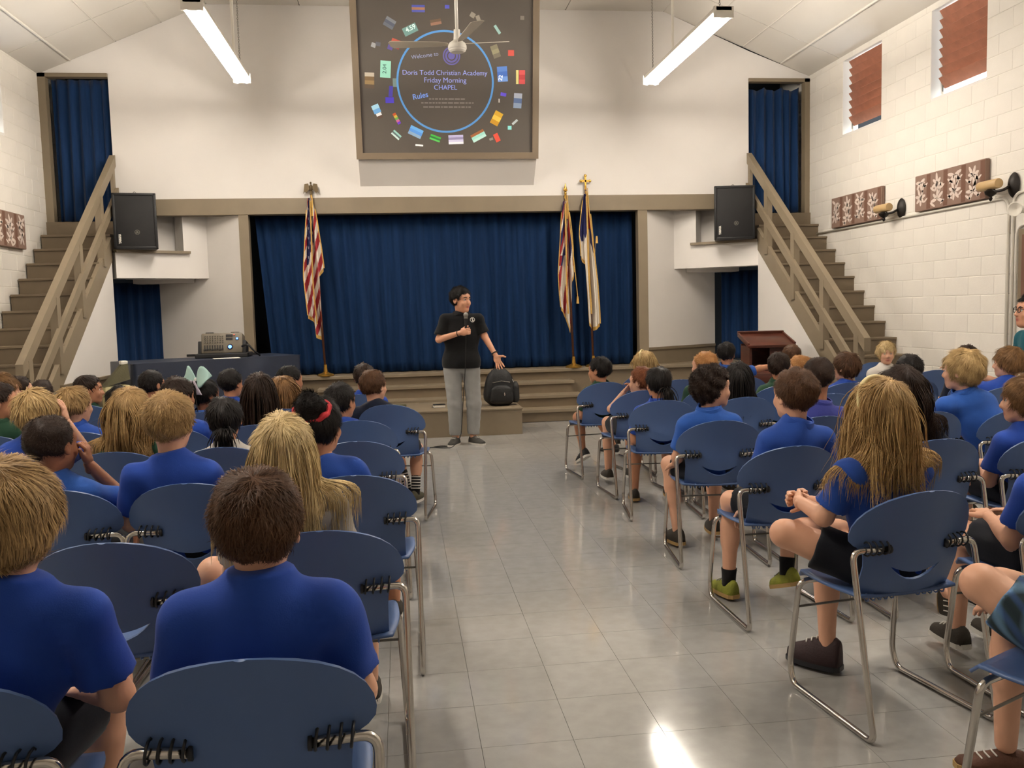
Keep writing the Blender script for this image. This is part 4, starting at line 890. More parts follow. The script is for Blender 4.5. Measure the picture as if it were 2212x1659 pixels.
# ---- materials for people
def skin_mat(name, rgb, lip=(170, 84, 76)):
    m, nt, b = new_mat(name); c = lin(rgb); b.inputs['Roughness'].default_value = .5; b.inputs['Subsurface Weight'].default_value = .0
    at = nt.nodes.new('ShaderNodeVertexColor'); at.layer_name = 'tint'; mx = nt.nodes.new('ShaderNodeMixRGB'); mx.inputs[1].default_value = (*c, 1); mx.inputs[2].default_value = (*lin(lip), 1)
    tc = nt.nodes.new('ShaderNodeTexCoord'); n = nt.nodes.new('ShaderNodeTexNoise'); n.inputs['Scale'].default_value = 9; n.inputs['Detail'].default_value = 3
    m2 = nt.nodes.new('ShaderNodeMixRGB'); m2.blend_type = 'MULTIPLY'; m2.inputs[0].default_value = .35
    rr = nt.nodes.new('ShaderNodeValToRGB'); rr.color_ramp.elements[0].color = (.78, .66, .62, 1); rr.color_ramp.elements[1].color = (1.0, 1.0, 1.0, 1); rr.color_ramp.elements[0].position = .3; rr.color_ramp.elements[1].position = .65
    nt.links.new(tc.outputs['Object'], n.inputs['Vector']); nt.links.new(n.outputs['Fac'], rr.inputs['Fac']); nt.links.new(at.outputs['Color'], mx.inputs[0]); nt.links.new(mx.outputs[0], m2.inputs[1]); nt.links.new(rr.outputs[0], m2.inputs[2]); nt.links.new(m2.outputs[0], b.inputs['Base Color'])
    return m
SK = {k: skin_mat('skin_'+k, c) for k, c in dict(fair=(222, 170, 140), tan=(196, 138, 104), brown=(158, 104, 74), man=(214, 156, 124)).items()}
def hair_mat(name, a, b_):
    m, nt, b = new_mat(name); b.inputs['Roughness'].default_value = .55; b.inputs['Specular IOR Level'].default_value = .22
    g = nt.nodes.new('ShaderNodeNewGeometry'); r = nt.nodes.new('ShaderNodeValToRGB'); r.color_ramp.elements[0].color = (*lin(a), 1); r.color_ramp.elements[1].color = (*lin(b_), 1)
    r.color_ramp.elements[0].position = .1; r.color_ramp.elements[1].position = .9
    tc = nt.nodes.new('ShaderNodeTexCoord'); n = nt.nodes.new('ShaderNodeTexNoise'); n.inputs['Scale'].default_value = 22; n.inputs['Detail'].default_value = 4
    ad = nt.nodes.new('ShaderNodeMath'); ad.operation = 'ADD'; mu = nt.nodes.new('ShaderNodeMath'); mu.operation = 'MULTIPLY'; mu.inputs[1].default_value = .42; sb_ = nt.nodes.new('ShaderNodeMath'); sb_.operation = 'MULTIPLY'; sb_.inputs[1].default_value = .62
    nt.links.new(tc.outputs['Object'], n.inputs['Vector']); nt.links.new(g.outputs['Random Per Island'], mu.inputs[0]); nt.links.new(n.outputs['Fac'], sb_.inputs[0]); nt.links.new(mu.outputs[0], ad.inputs[0]); nt.links.new(sb_.outputs[0], ad.inputs[1]); nt.links.new(ad.outputs[0], r.inputs['Fac']); nt.links.new(r.outputs['Color'], b.inputs['Base Color'])
    return m
HAIR = {k: hair_mat('hair_'+k, a, b) for k, (a, b) in dict(black=((12, 10, 10), (34, 28, 26)), dark=((24, 16, 13), (58, 40, 30)), brown=((54, 34, 22), (104, 72, 48)), lbrown=((84, 58, 36), (150, 112, 72)), auburn=((88, 44, 24), (142, 84, 50)), dblond=((122, 92, 56), (206, 170, 116)),
        blond=((134, 102, 58), (222, 190, 134)), honey=((134, 100, 60), (222, 186, 128)), pale=((176, 146, 92), (238, 214, 164)), ginger=((150, 96, 52), (214, 164, 106))).items()}
def cloth_mat(n, rgb, **k): return mat(n, rgb, .85, var=.10, scale=5, bump=.07, bscale=300, sheen=.1, spec=.2, **k)
CL = {k: cloth_mat('cloth_'+k, c) for k, c in dict(royal=(38, 72, 162), blue=(40, 76, 160), azure=(46, 90, 172), indigo=(58, 64, 140), green=(34, 66, 48), grey=(168, 160, 150), white=(206, 200, 192), black=(16, 16, 18), navyj=(20, 26, 44), teal=(16, 92, 106), shorts=(20, 22, 30), khaki=(150, 130, 96), trousers=(150, 150, 148), plaid=(44, 72, 96)).items()}
M['eye_white'] = mat('eye_white', (226, 220, 212), .25); M['iris'] = mat('eye_iris', (42, 26, 18), .2); M['sole_tan'] = mat('sole_tan', (172, 140, 88), .7); M['sole_white'] = mat('sole_white', (210, 206, 198), .7)
SHOE = {k: mat('shoe_'+k, c, .75, var=.15, scale=30, bump=.2, bscale=150) for k, c in dict(black=(24, 24, 26), dark=(52, 46, 38), lime=(134, 138, 46), olive=(74, 70, 52), floral=(46, 28, 30), grey=(60, 58, 54), brown=(84, 52, 36)).items()}
def plaid_mat():
    m, nt, b = new_mat('plaid_cloth'); tc = nt.nodes.new('ShaderNodeTexCoord'); mp = nt.nodes.new('ShaderNodeMapping'); mp.inputs['Rotation'].default_value = (0.3, 0.5, .4); nt.links.new(tc.outputs['Object'], mp.inputs[0])
    ws = []
    for d in ('X', 'Y'):
        w = nt.nodes.new('ShaderNodeTexWave'); w.bands_direction = d; w.inputs['Scale'].default_value = 6.5; nt.links.new(mp.outputs[0], w.inputs[0]); ws.append(w)
    r = nt.nodes.new('ShaderNodeValToRGB'); r.color_ramp.elements[0].color = (*lin((20, 44, 40)), 1); r.color_ramp.elements[1].color = (*lin((60, 96, 150)), 1); e = r.color_ramp.elements.new(.5); e.color = (*lin((34, 60, 52)), 1)
    r2 = nt.nodes.new('ShaderNodeValToRGB'); r2.color_ramp.elements[0].color = (*lin((30, 40, 60)), 1); r2.color_ramp.elements[1].color = (*lin((120, 160, 200)), 1); r2.color_ramp.elements[0].position = .3
    mx = nt.nodes.new('ShaderNodeMixRGB'); mx.inputs[0].default_value = .5
    nt.links.new(ws[0].outputs['Fac'], r.inputs[0]); nt.links.new(ws[1].outputs['Fac'], r2.inputs[0]); nt.links.new(r.outputs[0], mx.inputs[1]); nt.links.new(r2.outputs[0], mx.inputs[2]); nt.links.new(mx.outputs[0], b.inputs['Base Color']); b.inputs['Roughness'].default_value = .85
    return m
CL['plaid'] = plaid_mat()
# ---- heads
def head_prims(H, R, s, adult=False):
    L = lambda x, y, z: H+R @ (A_(x, y, z)*s)
    j = 1.12 if adult else 1.0
    p = [ell(L(0, -.014, .030), A_(.079, .098, .089)*s, R, .02), ell(L(0, .030, -.045*j), A_(.060, .066, .066*j)*s, R, .03), ell(L(0, .062, -.090*j), A_(.030, .026, .022)*s, R, .025),
         ell(L(0, .070, .030), A_(.052, .022, .030)*s, R, .03), cap(L(0, .088, .012), L(0, .105, -.028), .0085*s, .0125*s, .014), ell(L(0, .097, -.033), A_(.018, .013, .010)*s, R, .010),
         ell(L(.036, .072, -.030), A_(.024, .018, .022)*s, R, .02), ell(L(-.036, .072, -.030), A_(.024, .018, .022)*s, R, .02),
         sub(L(.032, .100, .004), A_(.019, .014, .011)*s, R, .012), sub(L(-.032, .100, .004), A_(.019, .014, .011)*s, R, .012),
         ell(L(0, .081, -.062), A_(.023, .011, .006)*s, R, .008), ell(L(0, .079, -.073), A_(.019, .011, .006)*s, R, .008)]
    for q in (-1, 1): p += [ell(L(q*.081, -.006, -.006), A_(.010, .021, .031)*s, R @ rotm(0, 12, 0), .008), sub(L(q*.089, .002, -.004), A_(.006, .012, .018)*s, R, .006)]
    return p
def hand_prims(W, d, nrm, side, curl=.35, spread=.12, s=1.0, thumb=.6, fist=False):
    # W wrist, d hand direction, nrm palm normal (pointing out of the palm), side +1: thumb along d x nrm
    d = d/np.linalg.norm(d); nrm = nrm-d*(nrm@d); nrm /= np.linalg.norm(nrm); t = np.cross(d, nrm)*side
    R = np.stack([t, d, nrm], 1); p = [ell(W+d*.045*s, A_(.036, .045, .015)*s, R, .012), cap(W-d*.03*s, W+d*.02*s, .021*s, .022*s, .012)]
    for i, (o, l) in enumerate(((.026, .068), (.009, .078), (-.009, .072), (-.025, .056))):
        a = W+d*.080*s+t*o*s; dd = d*math.cos(spread*(1.5-i)*.9)+t*math.sin(spread*(1.5-i)*.9); c = curl
        for seg, fr in enumerate((.45, .32, .23)):
            c2 = c*(1 if seg == 0 else 1.25); q = dd*math.cos(c2)+nrm*math.sin(c2); b = a+q*l*fr*s; p.append(cap(a, b, (.0088-.0006*seg)*s, (.0082-.0008*seg)*s, .004)); a = b; c = c2+(curl if curl > .6 else curl*.5)
    a = W+d*.025*s+t*.028*s+nrm*.004*s; dd = d*math.cos(thumb)+t*math.sin(thumb)+nrm*(.15+.5*(curl > .8)); dd /= np.linalg.norm(dd)
    b = a+dd*.036*s; e2 = dd*.8+d*.35+nrm*(.5 if curl > .8 else .0); e2 /= np.linalg.norm(e2); p += [cap(a, b, .0125*s, .0105*s, .010), cap(b, b+e2*.030*s, .0105*s, .0085*s, .005)]
    return p
def merge(parts):
    V, Fc, o = [], [], 0
    for v, f in parts:
        V.append(v); Fc += [tuple(int(i)+o for i in q) for q in f]; o += len(v)
    return np.concatenate(V), Fc
# ---- hair
def strands(V, N, flow, count, L, w, lift, rng, jitter=.35, curlf=0.0):
    i = rng.integers(0, len(V), count); p = V[i]+rng.normal(0, .002, (count, 3)); n = N[i]; t = flow[i]+rng.normal(0, jitter, (count, 3)); t -= n*np.sum(t*n, 1, keepdims=True); t /= np.linalg.norm(t, axis=1, keepdims=True)+1e-9
    sd = np.cross(n, t); l = L*rng.uniform(.6, 1.25, (count, 1)); lf = lift*rng.uniform(.2, 1.6, (count, 1))
    q = np.stack([p-sd*w-n*.002, p+sd*w-n*.002, p+t*l*.55+n*lf*.8+sd*(w*.7), p+t*l*.55+n*lf*.8-sd*(w*.7), p+t*l+n*(lf*.9-l*.12)], 1).reshape(-1, 3)
    b = np.arange(count)*5; f = [(int(k), int(k)+1, int(k)+2, int(k)+3) for k in b]+[(int(k)+3, int(k)+2, int(k)+4) for k in b]
    return q, f
def locks(P0, dirs, steps, step, colls, rng, w0, down=.35, wave=0.0, spread=0.0, chair=None, drift=None):
    n = len(P0); pts = [P0.copy()]; d = dirs.copy(); p = P0.copy(); nc = 46; seeds = P0[rng.integers(0, n, nc)]; cid = np.argmin(((P0[:, None, :]-seeds[None])**2).sum(2), 1); cp = rng.uniform(0, 6.28, (nc, 1)); cs = rng.normal(0, 1, (nc, 3)); cs[:, 2] *= .3
    ph = cp[cid]+rng.normal(0, .25, (n, 1)); ln = rng.uniform(.72, 1.0, (n, 1)); sidev = cs[cid]+rng.normal(0, .22, (n, 3))
    for k in range(steps):
        g = np.tile(A_(0, 0, -1.0), (n, 1)); d = d*(1-down)+g*down
        if wave: d += wave*np.sin(ph+k*.9)*sidev
        if spread: d += spread*sidev*(k/steps)
        if drift is not None: d += drift*(k/steps)
        d /= np.linalg.norm(d, axis=1, keepdims=True)+1e-9; p = p+d*step*ln
        for (c, r, R) in colls:
            q = (p-c) @ R/r; l = np.linalg.norm(q, axis=1, keepdims=True); m = (l < 1)
            p = np.where(m, c+((q/(l+1e-9))*r) @ R.T, p)
        if chair is not None:
            yl = (p-chair[0]) @ chair[1]; mm = (p[:, 2] < .875) & (yl < .085); p = p+np.where(mm, .085-yl, 0)[:, None]*chair[1]
        pts.append(p.copy())
    P = np.stack(pts, 1); T = np.gradient(P, axis=1); T /= np.linalg.norm(T, axis=2, keepdims=True)+1e-9
    u = np.cross(T, rng.normal(0, 1, (n, 1, 3))); u /= np.linalg.norm(u, axis=2, keepdims=True)+1e-9; v = np.cross(T, u)
    m = P.shape[1]; tap = (np.linspace(1, 0, m)**.5*.85+.15)[None, :, None]; wr = w0*rng.uniform(.6, 1.4, (n, 1, 1))*tap
    ring = np.stack([P+u*wr, P+(-.5*u+.87*v)*wr, P+(-.5*u-.87*v)*wr], 2).reshape(-1, 3); f = []
    b = (np.arange(n)*m*3)[:, None]; k = (np.arange(m-1)*3)[None, :]; base = (b+k).ravel()
    for a in range(3): c = (a+1) % 3; f.append(np.stack([base+a, base+c, base+3+c, base+3+a], 1))
    return ring, np.concatenate(f).tolist()
def shoe(root, o, ank, toe, m, sole, name='shoe', L=.19, W=.068, H=.075, pitch=0.0, roll=0.0):
    # ank: world ankle; the shoe hangs below it and points along toe
    f = A_(toe[0], toe[1], 0); f /= np.linalg.norm(f); T = Matrix.Translation(Vector(ank-o)) @ Matrix.Rotation(math.atan2(-f[0], f[1]), 4, 'Z') @ Matrix.Rotation(pitch, 4, 'X') @ Matrix.Rotation(roll, 4, 'Y') @ Matrix.Translation((0, 0, -.085))
    up_ = MB(); n = 12; seg = 14; rings = []
    for j in range(n+1):
        v = j/n; y = -.055+L*v; w = W/2*(.62+.55*math.sin(pi*min(1, .12+v*.86))**.7)*(1 if v < .97 else .75); h = (H*(1-.0*v) if v < .35 else H*(1-.62*((v-.35)/.65)**.8)); h = max(h, .022)
        if j in (0,): w *= .8; h *= .9
        if j == n: w *= .6; h *= .7
        rings.append([Vector((w*math.cos(a), y, .018+(h)*max(0, math.sin(a)) if math.sin(a) > 0 else .012)) for a in [2*pi*i/seg for i in range(seg)]])
    up_.add([T @ q for r in rings for q in r], [(j*seg+i, j*seg+(i+1) % seg, (j+1)*seg+(i+1) % seg, (j+1)*seg+i)[::-1] for j in range(n) for i in range(seg)]+[tuple(range(seg)), tuple(n*seg+i for i in range(seg))[::-1]])
    s = up_.build(name, m, root, smooth=True)
    so = MB(); pr = []
    for j in range(n+1): v = j/n; y = -.060+(L+.008)*v; pr.append((W/2*(.66+.52*math.sin(pi*min(1, .12+v*.86))**.7)*(1 if 0 < j < n else .6), y))
    poly = [(w, y) for w, y in pr]+[(-w, y) for w, y in pr[::-1]]; so.prism(poly, T, .020); so.build('sole', sole, s)
    lc_ = MB()
    for k in range(3): y = .035+.022*k; z = .018+H*(1-.62*max(0, ((y+.055)/L-.35)/.65)**.8)+.002; lc_.tube([T @ Vector((-.022, y, z-.006)), T @ Vector((0, y+.006, z)), T @ Vector((.022, y, z-.006))], .0028, 5)
    lc_.build('laces', 'sole_white', s)
    return s
def make_person(label, J, S, cat='person', group=None):
    rng = np.random.default_rng(abs(hash(label)) % (2**31) if False else sum(ord(c)*(i+7) for i, c in enumerate(label)))
    P, N, H, Rh, hs, b = J['P'], J['N'], J['H'], J['R'], J.get('hs', 1.0), J.get('b', 1.0)
    o = A_(P[0], P[1], J.get('floor', 0.0))
    root = empty('person', tuple(o), 0, label, cat, group)
    near = S.get('near', 0); rb = (.0155, .012, .009)[near]; rh = (.0095, .0075, .006)[near]
    up_ = N-P; tl = np.linalg.norm(up_); up_ = up_/tl; rt = J['rt']-up_*(J['rt']@up_); rt /= np.linalg.norm(rt); fw = np.cross(up_, rt); Rt = np.stack([rt, fw, up_], 1)
    tw = J.get('tw', 1.0)
    def torso(g):
        return [ell(P, A_(.122*tw+g, .098+g, .10+g)*b, Rt, .05), ell(P+up_*tl*.34, A_((.112*tw+g)*b, (.086+g)*b, tl*.40+g), Rt, .05), ell(P+up_*tl*.62, A_((.128*tw+g)*b, (.086+g)*b, tl*.37+g), Rt, .05),
                cap(N-up_*.050, J['S'][0], .050*b+g, .040*b+g, .05), cap(N-up_*.050, J['S'][1], .050*b+g, .040*b+g, .05), cap(P+up_*tl*.5, N-up_*.05, .075*b+g, .05*b+g, .05)]+([cap(N-up_*.06, N+up_*.07, .066*b, .056*b, .035, [(N+up_*.026, up_*.97+fw*.24)])] if g > 0 else [])
    # ---- body (skin)
    pr = torso(0)+[cap(N-up_*.03, H+Rh @ (A_(0, -.02, -.06)*hs), .044*b, .046*hs, .03)]
    al = J.get('al', 1.0)
    for i in (0, 1): pr += [cap(J['S'][i], J['E'][i], .040*b*al, .033*b*al, .02), cap(J['E'][i], J['W'][i], .034*b*al, .022*b*al, .015)]
    for i in (0, 1): pr += [cap(J['hip'][i], J['K'][i], .074*b, .050*b, .03), cap(J['K'][i], J['A'][i], .049*b, .030*b, .02), cap(J['K'][i]*.68+J['A'][i]*.32, J['K'][i]*.5+J['A'][i]*.5, .044*b, .040*b, .03)]
    parts = [sdf_mesh(pr, rb)]
    hp = head_prims(H, Rh, hs, S.get('adult', False))+[cap(N-up_*.02, H+Rh @ (A_(0, -.02, -.06)*hs), .045*b, .047*hs, .03)]
    hv, hf = sdf_mesh(hp, rh); parts.append((hv, hf))
    hd = J.get('hands', [None, None]); hsz = J.get('handscale', .82*b)
    for i in (0, 1):
        h = hd[i] or {}
        d = h.get('d', (J['W'][i]-J['E'][i])); d = np.asarray(d, float)/np.linalg.norm(d)
        nr = np.asarray(h.get('n', A_(0, 0, -1)-0.2*fw), float); parts.append(sdf_mesh(hand_prims(J['W'][i]-d*.0, d, nr, h.get('side', 1 if i == 0 else -1), h.get('curl', .3), h.get('spread', .1), hsz, h.get('thumb', .6)), (.0062, .0058, .0046)[near]))
    V, Fc = merge(parts)
    body = raw('body', V-o, Fc, SK[S.get('skin', 'fair')], root, smooth=True)
    lip = H+Rh @ (A_(0, .092, -.067)*hs); q = (V-lip) @ Rh; w = np.clip(1.35-np.sqrt((q[:, 0]/.024)**2+(q[:, 1]/.03)**2+(q[:, 2]/.013)**2)/hs, 0, 1)
    ca = body.data.color_attributes.new('tint', 'FLOAT_COLOR', 'POINT'); ca.data.foreach_set('color', np.repeat(np.stack([w, w, w, np.ones_like(w)], 1).ravel(), 1).astype(np.float32))
    # ---- shirt
    g = S.get('loose', .013); ph = rng.uniform(0, 6); wa = S.get('wr', .0042)
    wr = lambda X, Y, Z: (wa*np.sin(42*(Z*.75+(X-o[0])*.65*np.sign(math.sin(ph)))+2.5*np.sin(9*Y+7*X)+ph)*(.45+.55*np.sin(13*X+9*Z+2*ph))).astype(np.float32)
    sp = torso(g); slv = S.get('sleeve', .74)
    for i in (0, 1):
        a = (J['E'][i]-J['S'][i]); l = np.linalg.norm(a); a = a/l; e = J['S'][i]+a*l*min(slv, 1)
        if slv > 1.01:
            f2 = (J['W'][i]-J['E'][i]); e2 = J['E'][i]+f2*(slv-1); n2 = f2/np.linalg.norm(f2); sp += [cap(J['S'][i], J['E'][i], .046*b*al+g, .042*b*al+g, .02), cap(J['E'][i], e2+n2*.02, .042*b*al+g*.8, .032*b*al+g*.6, .015, [(e2, n2)])]
        else: sp.append(cap(J['S'][i], e+a*.03, .039*b*al+g, .043*b*al+g*1.3, .03, [(e, a)]))
    if S.get('hem'): sp += [ell(P+up_*.0, A_(.134*tw+g, .108+g, .16)*b, Rt, .04)]
    cl = []
    if S.get('hem'): cl.append((P+up_*S['hem'], -up_))
    sv_, sf_ = sdf_mesh(sp, rb*.9, wrinkle=wr, clips=cl)
    sh = raw('shirt', sv_-o, sf_, CL[S['shirt']], root, smooth=True)
    if S.get('collar'):
        Tn = Matrix.Translation(Vector(N+up_*.012-o)) @ Matrix(np.stack([rt, np.cross(up_*.97-fw*.2, rt), up_*.97-fw*.2], 1).tolist()).to_4x4()
        MB().lathe([(.064*b, -.012), (.083*b, -.020), (.078*b, .004), (.067*b, .032), (.060*b, .031), (.062*b, -.01)], 22, Tn @ Matrix.Diagonal((1.0, .95, 1, 1))).build('collar', CL[S['shirt']], sh, angle=1.0)
    # ---- bottoms
    bf = S.get('leg', .70); bp_ = [ell(P, A_(.132*tw, .110, .105)*b, Rt, .04)]
    for i in (0, 1):
        a = J['K'][i]-J['hip'][i]; l = np.linalg.norm(a); a = a/l
        if bf <= 1: e = J['hip'][i]+a*l*bf; bp_.append(cap(J['hip'][i], e+a*.04, .084*b, .080*b, .03, [(e, a)]))
        else:
            c = J['A'][i]-J['K'][i]; e = J['K'][i]+c*(bf-1); c = c/np.linalg.norm(c); bp_ += [cap(J['hip'][i], J['K'][i], .080*b, .066*b, .03), cap(J['K'][i], e+c*.03, .066*b, .052*b, .02, [(e, c)])]
    wr2 = lambda X, Y, Z: .003*(np.sin(X*33+Z*31+ph)*np.sin(Z*39+Y*21)).astype(np.float32)
    bv_, bf_ = sdf_mesh(bp_, rb, wrinkle=wr2)
    raw('trousers' if bf > 1 else 'shorts', bv_-o, bf_, CL[S.get('bottom', 'shorts')], root, smooth=True)
    # ---- shoes
    for i in (0, 1):
        td_ = J.get('toe', [fw, fw])[i]
        if S.get('sock') and bf <= 1:
            c = J['K'][i]-J['A'][i]; c = c/np.linalg.norm(c); a = J['A'][i]
            MB().tube([Vector(a-o)-Vector(c)*.03, Vector(a+c*.03-o), Vector(a+c*S.get('sockh', .05)-o)], [.034*b, .036*b, .039*b], 14).build('sock', CL[S['sock']], root, smooth=True)
        if S.get('stripes'):
            c = J['K'][i]-J['A'][i]; c = c/np.linalg.norm(c)
            for k in range(6): a = J['A'][i]+c*(.015+.022*k); MB().tube([Vector(a-o), Vector(a+c*.009-o)], .0395*b, 14).build('sock_stripe', CL['white'], root, smooth=True)
        if not S.get('noshoe'): shoe(root, o, J['A'][i], td_, SHOE[S.get('shoe', 'dark')], S.get('sole', 'sole_white'), L=.19*S.get('shoes', 1.0)*b, W=.070*b*S.get('shoes', 1.0), H=S.get('shoeh', .075), pitch=J.get('fp', (0, 0))[i], roll=J.get('fr', (0, 0))[i])
    # ---- face
    Lh = lambda x, y, z: H+Rh @ (A_(x, y, z)*hs)-o
    if S.get('face'):
        for q in (-1, 1):
            e = MB().ball(Lh(q*.0315, .0790, .004), .0110*hs, 14, 10).build('eye', 'eye_white', root, smooth=True)
            MB().ball(Lh(q*.0315+.001*S.get('gaze', 0), .0858, .004), .0062*hs, 12, 8).build('iris', 'iris', e, smooth=True)
            MB().tube([Lh(q*.014, .097, .024), Lh(q*.032, .096, .029), Lh(q*.050, .083, .024)], [.0025*hs, .0042*hs, .002*hs], 6).build('eyebrow', HAIR[S['hair'][1]], root, smooth=True)
    # ---- hair
    style, hc = S['hair']; t = dict(short=.013, crew=.009, curly=.015, bowl=.018, long=.014, pony=.012, bun=.012, fade=.008)[style]
    lowf = dict(bowl=(.090, .034), long=(.075, .055)).get(style, (.066, .058)); nape = dict(bowl=-.070, crew=-.055, fade=-.050, long=-.6, curly=-.085, short=-.065).get(style, -.075)
    L2 = lambda x, y, z: H+Rh @ (A_(x, y, z)*hs)
    hr = [ell(L2(0, -.018, .036), A_(.079+t, .098+t, .087+t)*hs, Rh, .02)]
    if style in ('long', 'bowl', 'curly'): hr.append(ell(L2(0, -.045, .0), A_(.066+t, .062+t, .062+t)*hs, Rh, .03))
    if style == 'long':
        bk = -(Rh @ A_(0, 1, 0)); bk[2] = 0; ll = S.get('len', .34)
        for q, rr_ in ((.35, .062), (.60, .058)): hr.append(ell(H+bk*(.055+.03*q)*hs-A_(0, 0, ll*q-.03), A_(.078, .040, .085)*hs, Rt, .05))
    if style in ('short', 'crew', 'fade', 'bun', 'pony'):
        hr += [sub(L2(q*.092, .006, -.014), A_(.030, .026, .036)*hs, Rh, .006) for q in (-1, 1)]
    if style == 'bun': hr.append(ell(L2(.0, -.085, .105), A_(.058, .05, .052)*hs, Rh, .02))
    am, fq = (.010, 62) if style == 'curly' else (.004, 48); ph2 = rng.uniform(0, 6)
    wh = lambda X, Y, Z: am*(np.sin(X*fq+Z*fq*.7+ph2)*np.sin(Z*fq*.9-Y*fq*.8+ph2)+.5*np.sin((X-Y)*fq*1.7+ph2)).astype(np.float32)
    n1 = Rh @ A_(0, .80, -.60); n2 = Rh @ A_(0, .12, -.99)
    hv2, hf2 = sdf_mesh(hr, rh*1.15, wrinkle=wh, clips=[(L2(0, lowf[0], lowf[1]), n1), (L2(0, -.06, nape), n2)])
    Nn = vnormals(hv2, hf2); ql = (hv2-H) @ Rh/hs; fl = ql-A_(0, -.05, .10); fl[:, 2] -= .06*(ql[:, 2] < .05); fl = fl @ Rh.T; fl -= Nn*np.sum(fl*Nn, 1, keepdims=True); fl /= np.linalg.norm(fl, axis=1, keepdims=True)+1e-9
    out = [(hv2, hf2)]; dn = (500, 1800, 9000)[near]
    prm = dict(short=(.030, .0026, .006, .36), crew=(.013, .0016, .007, .7), fade=(.010, .0016, .004, .6), curly=(.022, .0032, .008, 1.2), bowl=(.058, .0030, .004, .16), long=(.05, .0030, .003, .12), pony=(.05, .0028, .003, .12), bun=(.045, .0028, .004, .15))[style]
    okm = np.nonzero((Nn @ n1 < .9) & ~((ql[:, 1] > .050) & (ql[:, 2] < (.088 if style in ('long', 'pony', 'bun', 'curly') else .058 if style == 'short' else .05))))[0]
    out.append(strands(hv2[okm], Nn[okm], fl[okm], int(dn*S.get('dens', 1.0)), prm[0]*hs, prm[1]*hs*(1.3, .8, .36)[near], prm[2]*hs, rng, prm[3]))
    colls = [(H+Rh @ (A_(0, -.012, .028)*hs), A_(.084, .102, .094)*hs, Rh), (H+Rh @ (A_(0, .02, -.05)*hs), A_(.070, .075, .075)*hs, Rh), (P+up_*tl*.72, A_(.150, .105, .19)*b, Rt), ((J['S'][0]+J['S'][1])/2, A_(.235*b, .074*b, .082*b), Rt), (P+up_*tl*.3, A_(.135, .11, .18)*b, Rt)]
    if style == 'long':
        sel = np.nonzero((ql[:, 2] > -.02) & (Nn @ n1 < .5))[0]; nl = S.get('locks', (220, 520, 2300)[near]); i = rng.choice(sel, nl); st_ = .034; steps = int(S.get('len', .34)/st_)
        out.append(locks(hv2[i], fl[i], steps, st_, colls, rng, S.get('lw', (.0060, .0036, .0017)[near])*hs, .30, S.get('wave', .10), S.get('spread', .03), chair=J.get('chair'), drift=S.get('drift')))
    elif style == 'pony':
        an = L2(*S.get('anchor', (0, -.118, .02))); nl = (60, 120, 240)[near]; d0 = np.tile(Rh @ A_(0, -.8, .1), (nl, 1))+rng.normal(0, .3, (nl, 3)); d0 /= np.linalg.norm(d0, axis=1, keepdims=True)
        out.append(locks(an+rng.normal(0, .010, (nl, 3)), d0, int(S.get('len', .22)/.03), .03, colls, rng, (.007, .005, .004)[near]*hs, .38, S.get('wave', .06), .03, chair=J.get('chair')))
    Vh, Fh = merge(out); raw('hair', Vh-o, Fh, HAIR[hc], root, smooth=True)
    if style == 'bun':
        Tb = Matrix.Translation(Vector(L2(0, -.072, .082)-o)) @ Matrix((Rh @ rotm(0, 38, 0)).tolist()).to_4x4()
        MB().tube([Tb @ Vector((.076*hs*math.cos(a), .066*hs*math.sin(a), .004*math.sin(9*a))) for a in [2*pi*i/40 for i in range(40)]], [(.011+.003*math.sin(7*k))*hs for k in range(40)], 8, closed=True).build('hair_scrunchie', mat('red_scrunchie', (206, 54, 62), .8), root, smooth=True)
    if S.get('headband'):
        pts = [Lh((.079+t+.006)*math.sin(a), -.008+.020*math.cos(a), .036+(.087+t+.006)*math.cos(a)) for a in [(-1.7+3.4*i/24) for i in range(25)]]
        MB().tube(pts, .009*hs, 8).build('headband', mat('cream_headband', (222, 206, 150), .5), root, smooth=True)
    if S.get('bow'):
        c = L2(0, -.07, .125)-o
        for q, (tx, tz_) in enumerate(((-1, .3), (1, .35))):
            k = MB(); 
            def pet(u, v, tx=tx): a = (u-.5)*2; return tuple(c+Rh @ A_(tx*(.01+.15*v), -.02*math.sin(pi*v)+.025*a*v, .02*math.sin(pi*v*.9)+a*.062*(.25+math.sin(pi*v))+.01*v))
            ob = grid_sheet('bow_loop', pet, 8, 8, mat('mint_ribbon', (178, 214, 206), .7), root, thick=.006)
            def tail(u, v, tx=tx): a = (u-.5); return tuple(c+Rh @ A_(tx*(.015+.06*v)+a*.05*(.4+v), -.03, -.10*v))
            grid_sheet('bow_tail', tail, 4, 6, mat('lilac_ribbon', (200, 188, 204), .7), root, thick=.005)
        MB().ball(tuple(c), .018, 10, 8).build('bow_knot', mat('ribbon_white', (224, 222, 216), .7), root, smooth=True)
    return root
